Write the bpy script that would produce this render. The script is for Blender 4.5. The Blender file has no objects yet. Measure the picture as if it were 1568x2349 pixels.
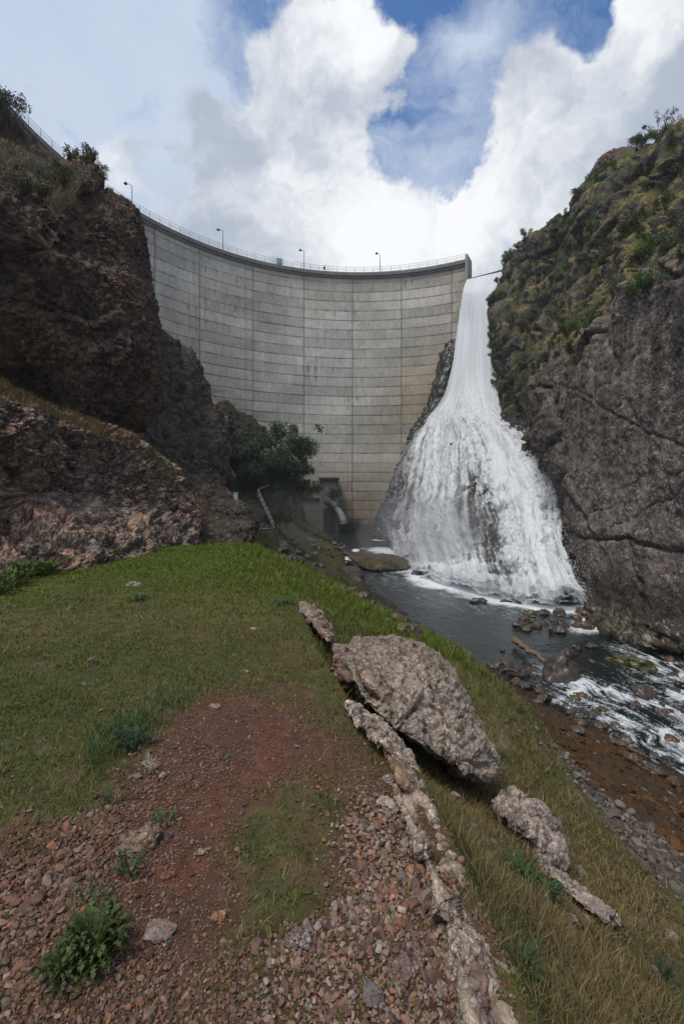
import bpy, math, random
import numpy as np
from math import radians as R
random.seed(7); rng = np.random.default_rng(7)
sc = bpy.context.scene
COL = sc.collection
# ------------------------------------------------------------------ camera
cam = bpy.data.cameras.new('camera'); cam_o = bpy.data.objects.new('camera', cam); COL.objects.link(cam_o)
cam.sensor_fit = 'VERTICAL'; cam.sensor_height = 36; cam.sensor_width = 24; cam.lens = 16
cam.shift_y = -44/2349; cam.clip_start = .05; cam.clip_end = 3000
cam_o.location = (0, 0, 0); cam_o.rotation_euler = (R(90), 0, 0)
sc.camera = cam_o
# ------------------------------------------------------------------ exposure
sc.view_settings.view_transform = 'Standard'; sc.view_settings.look = 'None'
sc.view_settings.exposure = 0.2; sc.view_settings.gamma = 1
sc.cycles.transparent_max_bounces = 24
sc.cycles.max_bounces = 6; sc.cycles.diffuse_bounces = 3; sc.cycles.volume_bounces = 0
SUN_EL, SUN_AZ = 64, 222      # azimuth clockwise from +Y
# ------------------------------------------------------------------ node helper
class NT:
    def __init__(s, tree): s.t = tree; s.n = tree.nodes; s.l = tree.links; s.n.clear()
    def new(s, typ, **kw):
        nd = s.n.new(typ)
        for k, v in kw.items():
            if k.startswith('_'): setattr(nd, k[1:], v)
        return nd
    def put(s, sock, v):
        if isinstance(v, bpy.types.NodeSocket): s.l.new(v, sock)
        elif v is not None: sock.default_value = v
    def math(s, op, a, b=None, c=None, clamp=False):
        nd = s.n.new('ShaderNodeMath'); nd.operation = op; nd.use_clamp = clamp
        s.put(nd.inputs[0], a); s.put(nd.inputs[1], b); s.put(nd.inputs[2], c); return nd.outputs[0]
    def vec(s, op, a, b=None):
        nd = s.n.new('ShaderNodeVectorMath'); nd.operation = op; s.put(nd.inputs[0], a); s.put(nd.inputs[1], b)
        return nd.outputs[1] if op in ('DISTANCE', 'LENGTH', 'DOT_PRODUCT') else nd.outputs[0]
    def noise(s, vec, scale, detail=4, rough=.5, dist=0, color=False):
        nd = s.n.new('ShaderNodeTexNoise'); s.put(nd.inputs['Vector'], vec); nd.inputs['Scale'].default_value = scale
        nd.inputs['Detail'].default_value = detail; nd.inputs['Roughness'].default_value = rough; nd.inputs['Distortion'].default_value = dist
        return nd.outputs[1] if color else nd.outputs[0]
    def rng(s, v, a, b, c, d, smooth=False):
        nd = s.n.new('ShaderNodeMapRange'); nd.clamp = True
        if smooth: nd.interpolation_type = 'SMOOTHSTEP'
        s.put(nd.inputs[0], v)
        for i, x in enumerate((a, b, c, d)): s.put(nd.inputs[i+1], x)
        return nd.outputs[0]
    def mix(s, f, a, b, mode='MIX'):
        nd = s.n.new('ShaderNodeMix'); nd.data_type = 'RGBA'; nd.blend_type = mode
        s.put(nd.inputs[0], f); s.put(nd.inputs[6], a); s.put(nd.inputs[7], b); return nd.outputs[2]
# ------------------------------------------------------------------ world: Nishita sky with procedural clouds
world = bpy.data.worlds.new('World'); sc.world = world; world.use_nodes = True
def build_world():
    t = NT(world.node_tree)
    sky = t.new('ShaderNodeTexSky', _sky_type='NISHITA', _sun_disc=False)
    sky.sun_elevation = R(SUN_EL); sky.sun_rotation = R(SUN_AZ); sky.ozone_density = 2.5; sky.air_density = 1.0; sky.dust_density = .3
    tc = t.new('ShaderNodeTexCoord'); d = tc.outputs['Generated']
    n1 = t.noise(d, 2.2, 5, .55, color=True); n2 = t.noise(d, 9, 6, .6, color=True)
    w = t.vec('ADD', d, t.vec('MULTIPLY', t.vec('SUBTRACT', n1, (.5, .5, .5)), (.22, .22, .22)))
    w = t.vec('ADD', w, t.vec('MULTIPLY', t.vec('SUBTRACT', n2, (.5, .5, .5)), (.11, .11, .11)))
    def dirn(u, v):
        a = np.array([(u-784)/1044, 1, (1130-v)/1044]); return tuple(a/np.linalg.norm(a))
    def field(lst):
        tot = None
        for u, v, r, wt in lst:
            k = t.rng(t.vec('DISTANCE', w, dirn(u, v)), 0, r, wt, 0, True)
            tot = k if tot is None else t.math('ADD', tot, k)
        return tot
    fine = t.noise(t.vec('MULTIPLY', d, (1, 1, 1.4)), 6, 10, .60, .25); wisp = t.noise(t.vec('MULTIPLY', w, (1.0, 1, 2.2)), 5, 9, .62)
    cum = field([(700, 190, .20, .9), (820, 130, .17, .9), (870, 220, .14, .9), (640, 110, .09, .6), (780, 30, .10, .8), (860, 60, .09, .6), (560, 260, .15, .8), (680, 320, .17, .8), (760, 380, .12, .7), (500, 240, .10, .5), (930, 130, .07, .6), (560, 400, .14, .5),
                 (700, 530, .20, .9), (900, 560, .22, 1.1), (1050, 540, .18, 1.0), (560, 520, .16, .6), (430, 470, .2, .45), (960, 470, .10, .7), (1000, 600, .2, .8), (1150, 600, .2, .8), (800, 680, .3, 1.0), (600, 640, .25, .8), (1250, 640, .3, 1), (420, 600, .25, .5),
                 (1180, 460, .16, 1.0), (1260, 400, .16, 1.0), (1340, 300, .15, 1.0), (1430, 200, .14, 1.0), (1520, 100, .14, 1.1), (1500, 260, .22, 1.1), (1590, 60, .12, .9), (1130, 540, .14, .9), (1300, 520, .2, .9),
                 (1240, 110, .09, .8), (1200, 200, .12, .8), (1130, 260, .09, .7), (1280, 250, .10, .7), (1110, 330, .07, .5), (1150, 360, .08, .5), (-50, 100, .3, .35), (120, 360, .2, .3), (330, 420, .15, .4),
                 (1240, 300, .06, -.6), (1000, 340, .10, -.6), (900, 330, .06, -.7), (1040, 440, .07, -.7), (870, 390, .09, -.9), (960, 400, .10, -.7), (1050, 460, .07, -.7), (1090, 330, .05, -.5), (480, 380, .06, -.5), (400, 300, .07, -.4), (1020, 150, .08, -.6), (1400, 90, .09, -.7), (1360, 170, .05, -.6), (700, 60, .05, -.3), (1020, 60, .14, -.5), (960, 200, .07, -.5), (985, 250, .07, -.6), (1080, 400, .06, -.6), (1220, 290, .06, -.5), (1330, 60, .12, -.7), (560, 60, .1, -.5)])
    cum = t.rng(t.math('ADD', cum, t.math('MULTIPLY', t.math('SUBTRACT', fine, .5), 4.6)), .58, 1.35, 0, 1, True)
    veil = field([(60, 150, .5, .75), (300, 60, .3, .45), (150, 330, .35, .5), (420, 330, .3, .6), (450, 120, .3, .45), (1100, 120, .15, .3), (560, 450, .3, .6), (800, 450, .3, .3),
                  (260, 200, .14, -.7), (350, 260, .12, -.6), (210, 300, .08, -.4), (330, 90, .1, -.25), (580, 50, .16, -.8), (430, 190, .1, -.5), (720, 30, .1, -.4), (960, 20, .1, -.3), (510, 360, .05, -.4), (980, 230, .1, -.35), (1330, 60, .2, -.1), (1010, 60, .1, -.1), (1080, 160, .16, .45), (960, 430, .16, .4), (1000, 330, .1, .25), (1100, 60, .1, .3)])
    veil = t.rng(t.math('ADD', veil, t.math('MULTIPLY', t.math('SUBTRACT', wisp, .5), 2.8)), -.15, 1.0, 0, .9)
    up = t.vec('DOT_PRODUCT', d, (0, 0, 1))
    # everything outside the photographed part of the sky: general cloud
    front = t.rng(t.vec('DOT_PRODUCT', d, (0, .9, .436)), .40, .60, 0, 1, True)
    gen = t.rng(t.noise(d, 3, 6, .55), .38, .58, .2, 1, True)
    cum = t.math('ADD', t.math('MULTIPLY', cum, front), t.math('MULTIPLY', gen, t.math('SUBTRACT', 1, front)))
    # cloud body tone: white tops, grey-blue bases
    tone = field([(780, 170, .24, .40), (840, 60, .12, .3), (900, 560, .26, .40), (700, 540, .2, .2), (1200, 450, .2, .4), (1350, 280, .14, .45), (1450, 160, .12, .45), (1540, 60, .1, .4), (1130, 280, .12, .35), (1240, 150, .1, .3),
                  (1540, 300, .22, -.6), (1400, 420, .14, -.2), (640, 330, .14, -.15), (560, 270, .1, -.1), (780, 430, .12, -.2), (600, 450, .14, -.2), (860, 240, .1, -.15), (1250, 220, .07, -.25)])
    tone = t.math('ADD', tone, t.math('MULTIPLY', t.math('SUBTRACT', t.noise(w, 5, 9, .62), .5), 3.0))
    tone = t.rng(tone, -.4, .8, 0, 1, True)
    cc = t.mix(tone, (.40, .45, .54, 1), (.86, .875, .89, 1))
    skyc = t.mix(1.0, sky.outputs[0], (.080, .112, .138, 1), 'MULTIPLY')
    c = t.mix(veil, skyc, t.mix(fine, (.44, .53, .68, 1), (.66, .71, .80, 1)))
    c = t.mix(cum, c, cc)
    c = t.mix(t.rng(up, -.05, .02, 1, 0), c, (.08, .075, .07, 1))
    bg = t.new('ShaderNodeBackground'); t.put(bg.inputs[0], c); bg.inputs[1].default_value = 1.0
    out = t.new('ShaderNodeOutputWorld'); t.l.new(bg.outputs[0], out.inputs[0])
build_world()
sun = bpy.data.lights.new('sun', 'SUN'); sun.energy = 2.2; sun.angle = R(20); sun.color = (1, .93, .82)
sun_o = bpy.data.objects.new('sun', sun); COL.objects.link(sun_o)
sun_o.rotation_euler = (R(90-SUN_EL), 0, R(180-SUN_AZ)); sun_o.location = (20, 10, 90)
# ------------------------------------------------------------------ noise (numpy)
def _h(ix, iy, iz, seed):
    with np.errstate(over='ignore'):
        n = ix.astype(np.int64)*374761393 + iy.astype(np.int64)*668265263 + iz.astype(np.int64)*2147483647 + seed*1274126177
        n = (n ^ (n >> 13))*1274126177; n = n ^ (n >> 16); n = (n*2246822519) ^ (n >> 11)
    return (n & 0xFFFFFF)/float(0xFFFFFF)
def vnoise(p, seed=0):
    i = np.floor(p).astype(np.int64); f = p-i; f = f*f*f*(f*(f*6-15)+10)
    r = 0
    for dx in (0, 1):
        wx = f[:, 0] if dx else 1-f[:, 0]
        for dy in (0, 1):
            wy = f[:, 1] if dy else 1-f[:, 1]
            for dz in (0, 1):
                wz = f[:, 2] if dz else 1-f[:, 2]
                r = r+wx*wy*wz*_h(i[:, 0]+dx, i[:, 1]+dy, i[:, 2]+dz, seed)
    return r*2-1
def fbm(p, scale=1., oct=5, gain=.5, seed=0, ridge=False):
    a = 1.; s = 0; t = 0; q = p*scale
    for k in range(oct):
        n = vnoise(q, seed+k*17)
        if ridge: n = 1-2*np.abs(n)
        s = s+a*n; t += a; a *= gain; q = q*2.03+11.7
    return s/t
def facets(p, scale=1., seed=0):
    """randomly tilted planar facets, one per cell"""
    q = p*scale; i = np.floor(q).astype(np.int64); f1 = np.full(len(q), 9.); f2 = f1.copy(); h = np.zeros(len(q)); cid = np.zeros(len(q))
    for dx in (-1, 0, 1):
        for dy in (-1, 0, 1):
            for dz in (-1, 0, 1):
                c = i+np.array([dx, dy, dz]); a = [_h(c[:, 0], c[:, 1], c[:, 2], seed+k) for k in range(1, 8)]
                ex = q[:, 0]-c[:, 0]-a[0]; ey = q[:, 1]-c[:, 1]-a[1]; ez = q[:, 2]-c[:, 2]-a[2]; d = np.sqrt(ex*ex+ey*ey+ez*ez); m = d < f1
                f2 = np.where(m, f1, np.minimum(f2, d)); h = np.where(m, (a[3]-.5)*2*ex+(a[4]-.5)*2*ey+(a[5]-.5)*2*ez+(a[6]-.5)*.5, h); cid = np.where(m, a[6], cid); f1 = np.where(m, d, f1)
    return h, f1, f2, cid
def worley(p, scale=1., seed=0):
    q = p*scale; i = np.floor(q).astype(np.int64)
    f1 = np.full(len(q), 9.); f2 = np.full(len(q), 9.); cid = np.zeros(len(q))
    for dx in (-1, 0, 1):
        for dy in (-1, 0, 1):
            for dz in (-1, 0, 1):
                c = i+np.array([dx, dy, dz])
                fx = c[:, 0]+_h(c[:, 0], c[:, 1], c[:, 2], seed+1); fy = c[:, 1]+_h(c[:, 0], c[:, 1], c[:, 2], seed+2); fz = c[:, 2]+_h(c[:, 0], c[:, 1], c[:, 2], seed+3)
                d = np.sqrt((fx-q[:, 0])**2+(fy-q[:, 1])**2+(fz-q[:, 2])**2)
                m = d < f1
                f2 = np.where(m, f1, np.minimum(f2, d)); cid = np.where(m, _h(c[:, 0], c[:, 1], c[:, 2], seed+9), cid); f1 = np.where(m, d, f1)
    return f1, f2, cid
def sstep(x, a, b): t = np.clip((x-a)/(b-a), 0, 1); return t*t*(3-2*t)
def lerp(a, b, t): return a+(b-a)*t
def cmix(a, b, t): return np.asarray(a)*(1-t[:, None])+np.asarray(b)*t[:, None]
# ------------------------------------------------------------------ mesh helpers
def P(u, v, Y):
    u = np.asarray(u, float); v = np.asarray(v, float); Y = np.asarray(Y, float)
    return np.stack([(u-784)/1044*Y, Y, (1130-v)/1044*Y], -1)
def UV(p):
    y = np.where(p[:, 1] > .3, p[:, 1], .3); return 784+1044*p[:, 0]/y, 1130-1044*p[:, 2]/y
def obj(name, V, F, m, parent=None, col=None, smooth=True, loc=None):
    V = np.asarray(V, np.float32); me = bpy.data.meshes.new(name)
    Fs = F if isinstance(F, list) and len(F) and isinstance(F[0], np.ndarray) and F[0].ndim == 2 else [np.asarray(F)]
    me.vertices.add(len(V)); me.vertices.foreach_set('co', V.ravel())
    tot = np.concatenate([np.full(len(f), f.shape[1]) for f in Fs]); idx = np.concatenate([f.ravel() for f in Fs]).astype(np.int32)
    me.loops.add(len(idx)); me.loops.foreach_set('vertex_index', idx)
    me.polygons.add(len(tot)); st = np.concatenate([[0], np.cumsum(tot)[:-1]]).astype(np.int32)
    me.polygons.foreach_set('loop_start', st); me.polygons.foreach_set('loop_total', tot.astype(np.int32))
    me.polygons.foreach_set('use_smooth', np.full(len(tot), smooth))
    me.update(calc_edges=True)
    if col is not None:
        a = me.attributes.new('Col', 'FLOAT_COLOR', 'POINT'); c = np.ones((len(V), 4), np.float32); c[:, :col.shape[1]] = col
        a.data.foreach_set('color', c.ravel())
    me.materials.append(m)
    o = bpy.data.objects.new(name, me); COL.objects.link(o)
    if parent: o.parent = parent
    if loc is not None: o.location = loc
    return o
def tag(o, label, cat, group=None, kind=None):
    o['label'] = label; o['category'] = cat
    if group: o['group'] = group
    if kind: o['kind'] = kind
    return o
def struct(o): o['kind'] = 'structure'; return o
def empty(name, loc, label, cat, group=None, rz=0):
    o = bpy.data.objects.new(name, None); COL.objects.link(o); o.location = tuple(float(c) for c in loc); o.rotation_euler = (0, 0, rz); o.empty_display_size = .2
    return tag(o, label, cat, group)
def gridF(n, m, wrap=False):
    i = np.arange(n-1)[:, None]; j = np.arange(m if wrap else m-1)[None, :]; j2 = (j+1) % m
    return np.stack([i*m+j, i*m+j2, (i+1)*m+j2, (i+1)*m+j], -1).reshape(-1, 4)
def normals(V, F):
    a = V[F[:, 1]]-V[F[:, 0]]; b = V[F[:, -1]]-V[F[:, 0]]; c = V[F[:, 2]]-V[F[:, 1]]
    n = np.cross(a, b)+np.cross(-a, c)*-1
    N = np.zeros_like(V)
    for k in range(F.shape[1]):
        for ax in range(3): N[:, ax] += np.bincount(F[:, k], n[:, ax], len(V))
    return N/np.maximum(np.linalg.norm(N, axis=1, keepdims=True), 1e-9)
def catmull(Pt, n, closed=False):
    Pt = np.asarray(Pt, float); k = len(Pt)
    t = np.linspace(0, k if closed else k-1, n, endpoint=not closed); i = np.minimum(np.floor(t).astype(int), k-1 if closed else k-2); f = (t-i)
    f = f.reshape((-1,)+(1,)*(Pt.ndim-1))
    g = (lambda j: Pt[j % k]) if closed else (lambda j: Pt[np.clip(j, 0, k-1)])
    a, b, c, d = g(i-1), g(i), g(i+1), g(i+2)
    return .5*((2*b)+(-a+c)*f+(2*a-5*b+4*c-d)*f**2+(-a+3*b-3*c+d)*f**3)
def loft(grid, n, m, closed=False):
    G = catmull(np.asarray(grid, float), n); G = catmull(G.transpose(1, 0, 2), m, closed).transpose(1, 0, 2)
    return G.reshape(-1, G.shape[-1])
def tube(pts, r, k=6, taper=None):
    pts = np.asarray(pts, float); n = len(pts); T = np.gradient(pts, axis=0); T /= np.linalg.norm(T, axis=1, keepdims=True)+1e-9
    V = []
    for i in range(n):
        a = np.array([0, 0, 1.]) if abs(T[i, 2]) < .9 else np.array([1., 0, 0])
        x = np.cross(T[i], a); x /= np.linalg.norm(x); y = np.cross(T[i], x); rr = r*(1 if taper is None else taper[i])
        for j in range(k): th = 2*math.pi*j/k; V.append(pts[i]+rr*(x*math.cos(th)+y*math.sin(th)))
    V = np.array(V); F = gridF(n, k, True)
    V = np.vstack([V, pts[:1], pts[-1:]]); a = n*k; b = a+1
    caps = np.array([[a, (j+1) % k, j] for j in range(k)]+[[b, (n-1)*k+j, (n-1)*k+(j+1) % k] for j in range(k)])
    return V, [F, caps]
def boxm(c, s, ax=None):
    c = np.asarray(c, float); s = np.asarray(s, float)/2
    V = np.array([[x, y, z] for x in (-1, 1) for y in (-1, 1) for z in (-1, 1)])*s
    if ax is not None: V = V[:, :1]*ax[0]+V[:, 1:2]*ax[1]+V[:, 2:]*ax[2]
    return V+c, [np.array([[0, 1, 3, 2], [4, 6, 7, 5], [0, 4, 5, 1], [2, 3, 7, 6], [0, 2, 6, 4], [1, 5, 7, 3]])]
def merge(lst):
    V = []; Q = []; T = []; o = 0
    for v, f in lst:
        for g in f: (Q if g.shape[1] == 4 else T).append(g+o)
        V.append(v); o += len(v)
    return np.vstack(V), ([np.vstack(Q)] if Q else [])+([np.vstack(T)] if T else [])
# ------------------------------------------------------------------ materials
def vcol_mat(name, rough=.85, var=.25, nscale=6, bump=.3, bscale=20, bdist=.02, spec=.3, cell=0, transl=0):
    m = bpy.data.materials.new(name); m.use_nodes = True; t = NT(m.node_tree)
    at = t.new('ShaderNodeAttribute'); at.attribute_name = 'Col'
    geo = t.new('ShaderNodeNewGeometry'); pos = geo.outputs['Position']
    n = t.noise(pos, nscale, 6, .6); n2 = t.noise(pos, nscale*5, 4, .6)
    f = t.math('ADD', t.math('MULTIPLY', n, .6), t.math('MULTIPLY', n2, .4))
    k = t.rng(f, .3, .7, 1-var, 1+var)
    c = t.vec('MULTIPLY', at.outputs[0], k); 
    hgt = t.noise(pos, bscale, 8, .65)
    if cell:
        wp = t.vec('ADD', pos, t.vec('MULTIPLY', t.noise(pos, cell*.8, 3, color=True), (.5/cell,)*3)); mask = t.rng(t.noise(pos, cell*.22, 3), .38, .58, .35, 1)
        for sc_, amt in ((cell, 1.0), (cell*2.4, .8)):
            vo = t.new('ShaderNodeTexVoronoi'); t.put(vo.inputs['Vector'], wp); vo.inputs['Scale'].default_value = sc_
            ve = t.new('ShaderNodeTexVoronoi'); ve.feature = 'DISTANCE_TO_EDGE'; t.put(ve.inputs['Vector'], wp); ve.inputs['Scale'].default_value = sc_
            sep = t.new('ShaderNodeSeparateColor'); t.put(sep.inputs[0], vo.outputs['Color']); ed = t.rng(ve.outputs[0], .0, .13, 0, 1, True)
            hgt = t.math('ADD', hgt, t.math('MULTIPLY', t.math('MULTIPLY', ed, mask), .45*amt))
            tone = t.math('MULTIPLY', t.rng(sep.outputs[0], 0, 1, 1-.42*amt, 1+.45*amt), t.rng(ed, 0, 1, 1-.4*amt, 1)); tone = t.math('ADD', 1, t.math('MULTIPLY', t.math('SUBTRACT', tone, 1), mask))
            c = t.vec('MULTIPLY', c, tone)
    bs = t.new('ShaderNodeBsdfPrincipled'); t.put(bs.inputs['Base Color'], c); bs.inputs['Roughness'].default_value = rough; bs.inputs['Specular IOR Level'].default_value = spec
    if bump:
        b = t.new('ShaderNodeBump'); b.inputs['Strength'].default_value = bump; b.inputs['Distance'].default_value = bdist; t.put(b.inputs['Height'], hgt); t.put(bs.inputs['Normal'], b.outputs[0])
    out = t.new('ShaderNodeOutputMaterial')
    if transl:
        tr = t.new('ShaderNodeBsdfTranslucent'); t.put(tr.inputs[0], c); mx = t.new('ShaderNodeMixShader'); mx.inputs[0].default_value = transl
        t.l.new(bs.outputs[0], mx.inputs[1]); t.l.new(tr.outputs[0], mx.inputs[2]); t.l.new(mx.outputs[0], out.inputs[0])
    else: t.l.new(bs.outputs[0], out.inputs[0])
    return m
def flat_mat(name, c, rough=.6, metal=0, var=.2, scale=8):
    m = bpy.data.materials.new(name); m.use_nodes = True; t = NT(m.node_tree)
    geo = t.new('ShaderNodeNewGeometry'); k = t.rng(t.noise(geo.outputs['Position'], scale, 5, .6), .3, .7, 1-var, 1+var)
    bs = t.new('ShaderNodeBsdfPrincipled'); t.put(bs.inputs['Base Color'], t.vec('MULTIPLY', c[:3], k)); bs.inputs['Roughness'].default_value = rough; bs.inputs['Metallic'].default_value = metal
    out = t.new('ShaderNodeOutputMaterial'); t.l.new(bs.outputs[0], out.inputs[0]); return m
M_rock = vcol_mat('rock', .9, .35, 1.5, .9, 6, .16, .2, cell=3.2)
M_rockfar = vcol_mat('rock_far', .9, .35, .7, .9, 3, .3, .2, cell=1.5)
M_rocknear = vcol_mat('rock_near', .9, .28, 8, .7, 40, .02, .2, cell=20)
M_wet = vcol_mat('wet_rock', .35, .25, 2, .5, 6, .05, .5)
M_soil = vcol_mat('soil', .95, .3, 9, .6, 45, .02, .15)
M_stone = vcol_mat('stone', .8, .25, 40, .4, 120, .004, .3)
M_conc = vcol_mat('concrete', .8, .12, 1.3, .3, 4, .03, .25)
M_leaf = vcol_mat('leaf', .6, .15, 3, 0, transl=.25)
M_grass = vcol_mat('grass_blade', .7, .15, 3, 0, transl=.2)
M_wood = vcol_mat('wood', .8, .25, 12, .4, 30, .01)
M_steel = flat_mat('galvanised_steel', (.30, .31, .33), .5, .5)
M_dark = flat_mat('dark_metal', (.06, .06, .065), .6, .3)
M_green = flat_mat('green_paint', (.28, .42, .36), .5)
M_cab = flat_mat('grey_paint', (.42, .45, .47), .5)
exec_parts = True
# ------------------------------------------------------------------ dam
CX, CY, RAD, ZC, ZW = 4., 60., 50., 53., -9.1
LIFT = 2.29
def dam_pt(th, z, r=RAD):
    th = np.asarray(th, float); return np.stack([CX+r*np.cos(th), CY+r*np.sin(th), np.broadcast_to(z, th.shape)*1.], -1)
def theta_u(u):
    a = (u-784)/1044; th = np.linspace(R(45), R(185), 20000); p = dam_pt(th, 0); k = np.argmin(np.abs(p[:, 0]/p[:, 1]-a)); return th[k]
TH_R = math.atan2(43.8, 24.2)
JOINTS = [theta_u(u) for u in (355, 458, 580, 697, 808, 920, 1035)]+[R(161), R(175)]
def conc_color(s, z):
    p = np.stack([s, z, np.zeros_like(s)], -1)
    lift = np.floor((ZC-z)/LIFT); fz = (ZC-z)/LIFT-lift       # 0 right below a line
    js = np.sort(np.array(JOINTS))*RAD; blk = np.searchsorted(js, s)
    rnd = _h(lift, blk, lift*0, 5); rnd2 = _h(lift, blk, lift*0+2, 6)
    sub = np.floor(s/2.9+rnd*3); rnd3 = _h(lift, sub, lift*0+4, 8)
    c = np.array([.47, .435, .375])[None, :]*np.ones((len(s), 3))
    c *= (1+.34*(rnd-.5)+.10*(rnd3-.5))[:, None]
    blue = np.exp(-((s-RAD*1.72)/13)**2)*sstep(z, 5, 16)*sstep(-z, -50, -34)
    c = cmix(c, c*np.array([.98, 1.10, 1.18]), blue*.55)
    c *= (1+.38*fbm(p, .13, 6, .62, 3)+.22*fbm(p*np.array([1, .5, 1]), 4, 3, .6, 14))[:, None]
    c *= (1+.14*fbm(p*np.array([1, .25, 1]), 1.6, 4, .6, 4))[:, None]
    # vertical rain streaks starting below the lift lines
    st = fbm(p*np.array([1, .06, 1]), 2.3, 4, .6, 7); big = fbm(p, .07, 3, .5, 21)
    k = sstep(st, .12, .45)*(1-fz)**1.2*sstep(big+.35*(rnd2-.5), -.08, .22)
    c *= (1-.68*k)[:, None]
    eff = sstep(fbm(p*np.array([1, .08, 1]), 1.7, 4, .6, 9), .22, .5)*(1-fz)*sstep(fbm(p, .09, 3, .5, 33), 0, .25)
    c = cmix(c, np.array([.68, .68, .66]), eff*.6)
    # browner, darker concrete low down and towards the falls
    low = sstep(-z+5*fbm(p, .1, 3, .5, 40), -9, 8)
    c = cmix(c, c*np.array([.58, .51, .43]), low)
    brn = sstep(fbm(p, .05, 4, .5, 44)+.02*(RAD*1.35-s)+.25*low, .0, .7)
    c = cmix(c, c*np.array([.84, .75, .63]), brn)
    wet = sstep(3.3*(RAD*1.30-s)/10-(z-4)/7+1.6*fbm(p*np.array([.6, 2.5, 1]), .35, 4, .6, 50), .2, 1.5)*(z < 26)
    c = cmix(c, c*np.array([.36, .33, .30]), wet*.8)
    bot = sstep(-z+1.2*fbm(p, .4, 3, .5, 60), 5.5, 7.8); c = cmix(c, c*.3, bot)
    mid = sstep(fbm(p*np.array([.6, 2, 1]), .45, 5, .6, 71), .1, .5)*sstep(-np.abs(z-20), -9, -3)*sstep(s, RAD*2.05, RAD*2.3)
    c *= (1-.4*mid)[:, None]
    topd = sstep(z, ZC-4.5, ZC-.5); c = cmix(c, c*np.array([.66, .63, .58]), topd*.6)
    # lift lines and joints
    wob = .03*fbm(p, .8, 2, .5, 80)
    dl = np.minimum(fz, 1-fz)*LIFT+wob; ln = np.exp(-(dl/.10)**2); c *= (1-(.45+.40*sstep(fbm(p, .3, 4, .6, 90), -.25, .35))*ln)[:, None]
    dj = np.min(np.abs(s[:, None]-js[None, :]), 1); c *= (1-.55*np.exp(-(dj/.12)**2))[:, None]
    dj2 = np.min(np.abs(s[:, None]-js[None, :]-1.75*(np.arange(len(js)) == 4)), 1); c *= (1-.45*np.exp(-(dj2/.07)**2))[:, None]
    ds = np.abs(((s/2.9+rnd*3) % 1)-.5); c *= (1-.12*np.exp(-((.5-ds)*2.9/.10)**2))[:, None]
    # tie holes
    hx = ((s/1.45) % 1-.5)*1.45; hz = (fz-.12)*LIFT; c *= (1-.35*np.exp(-(hx**2+hz**2)/.008))[:, None]
    return np.clip(c, .01, .9), dl, dj
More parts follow.
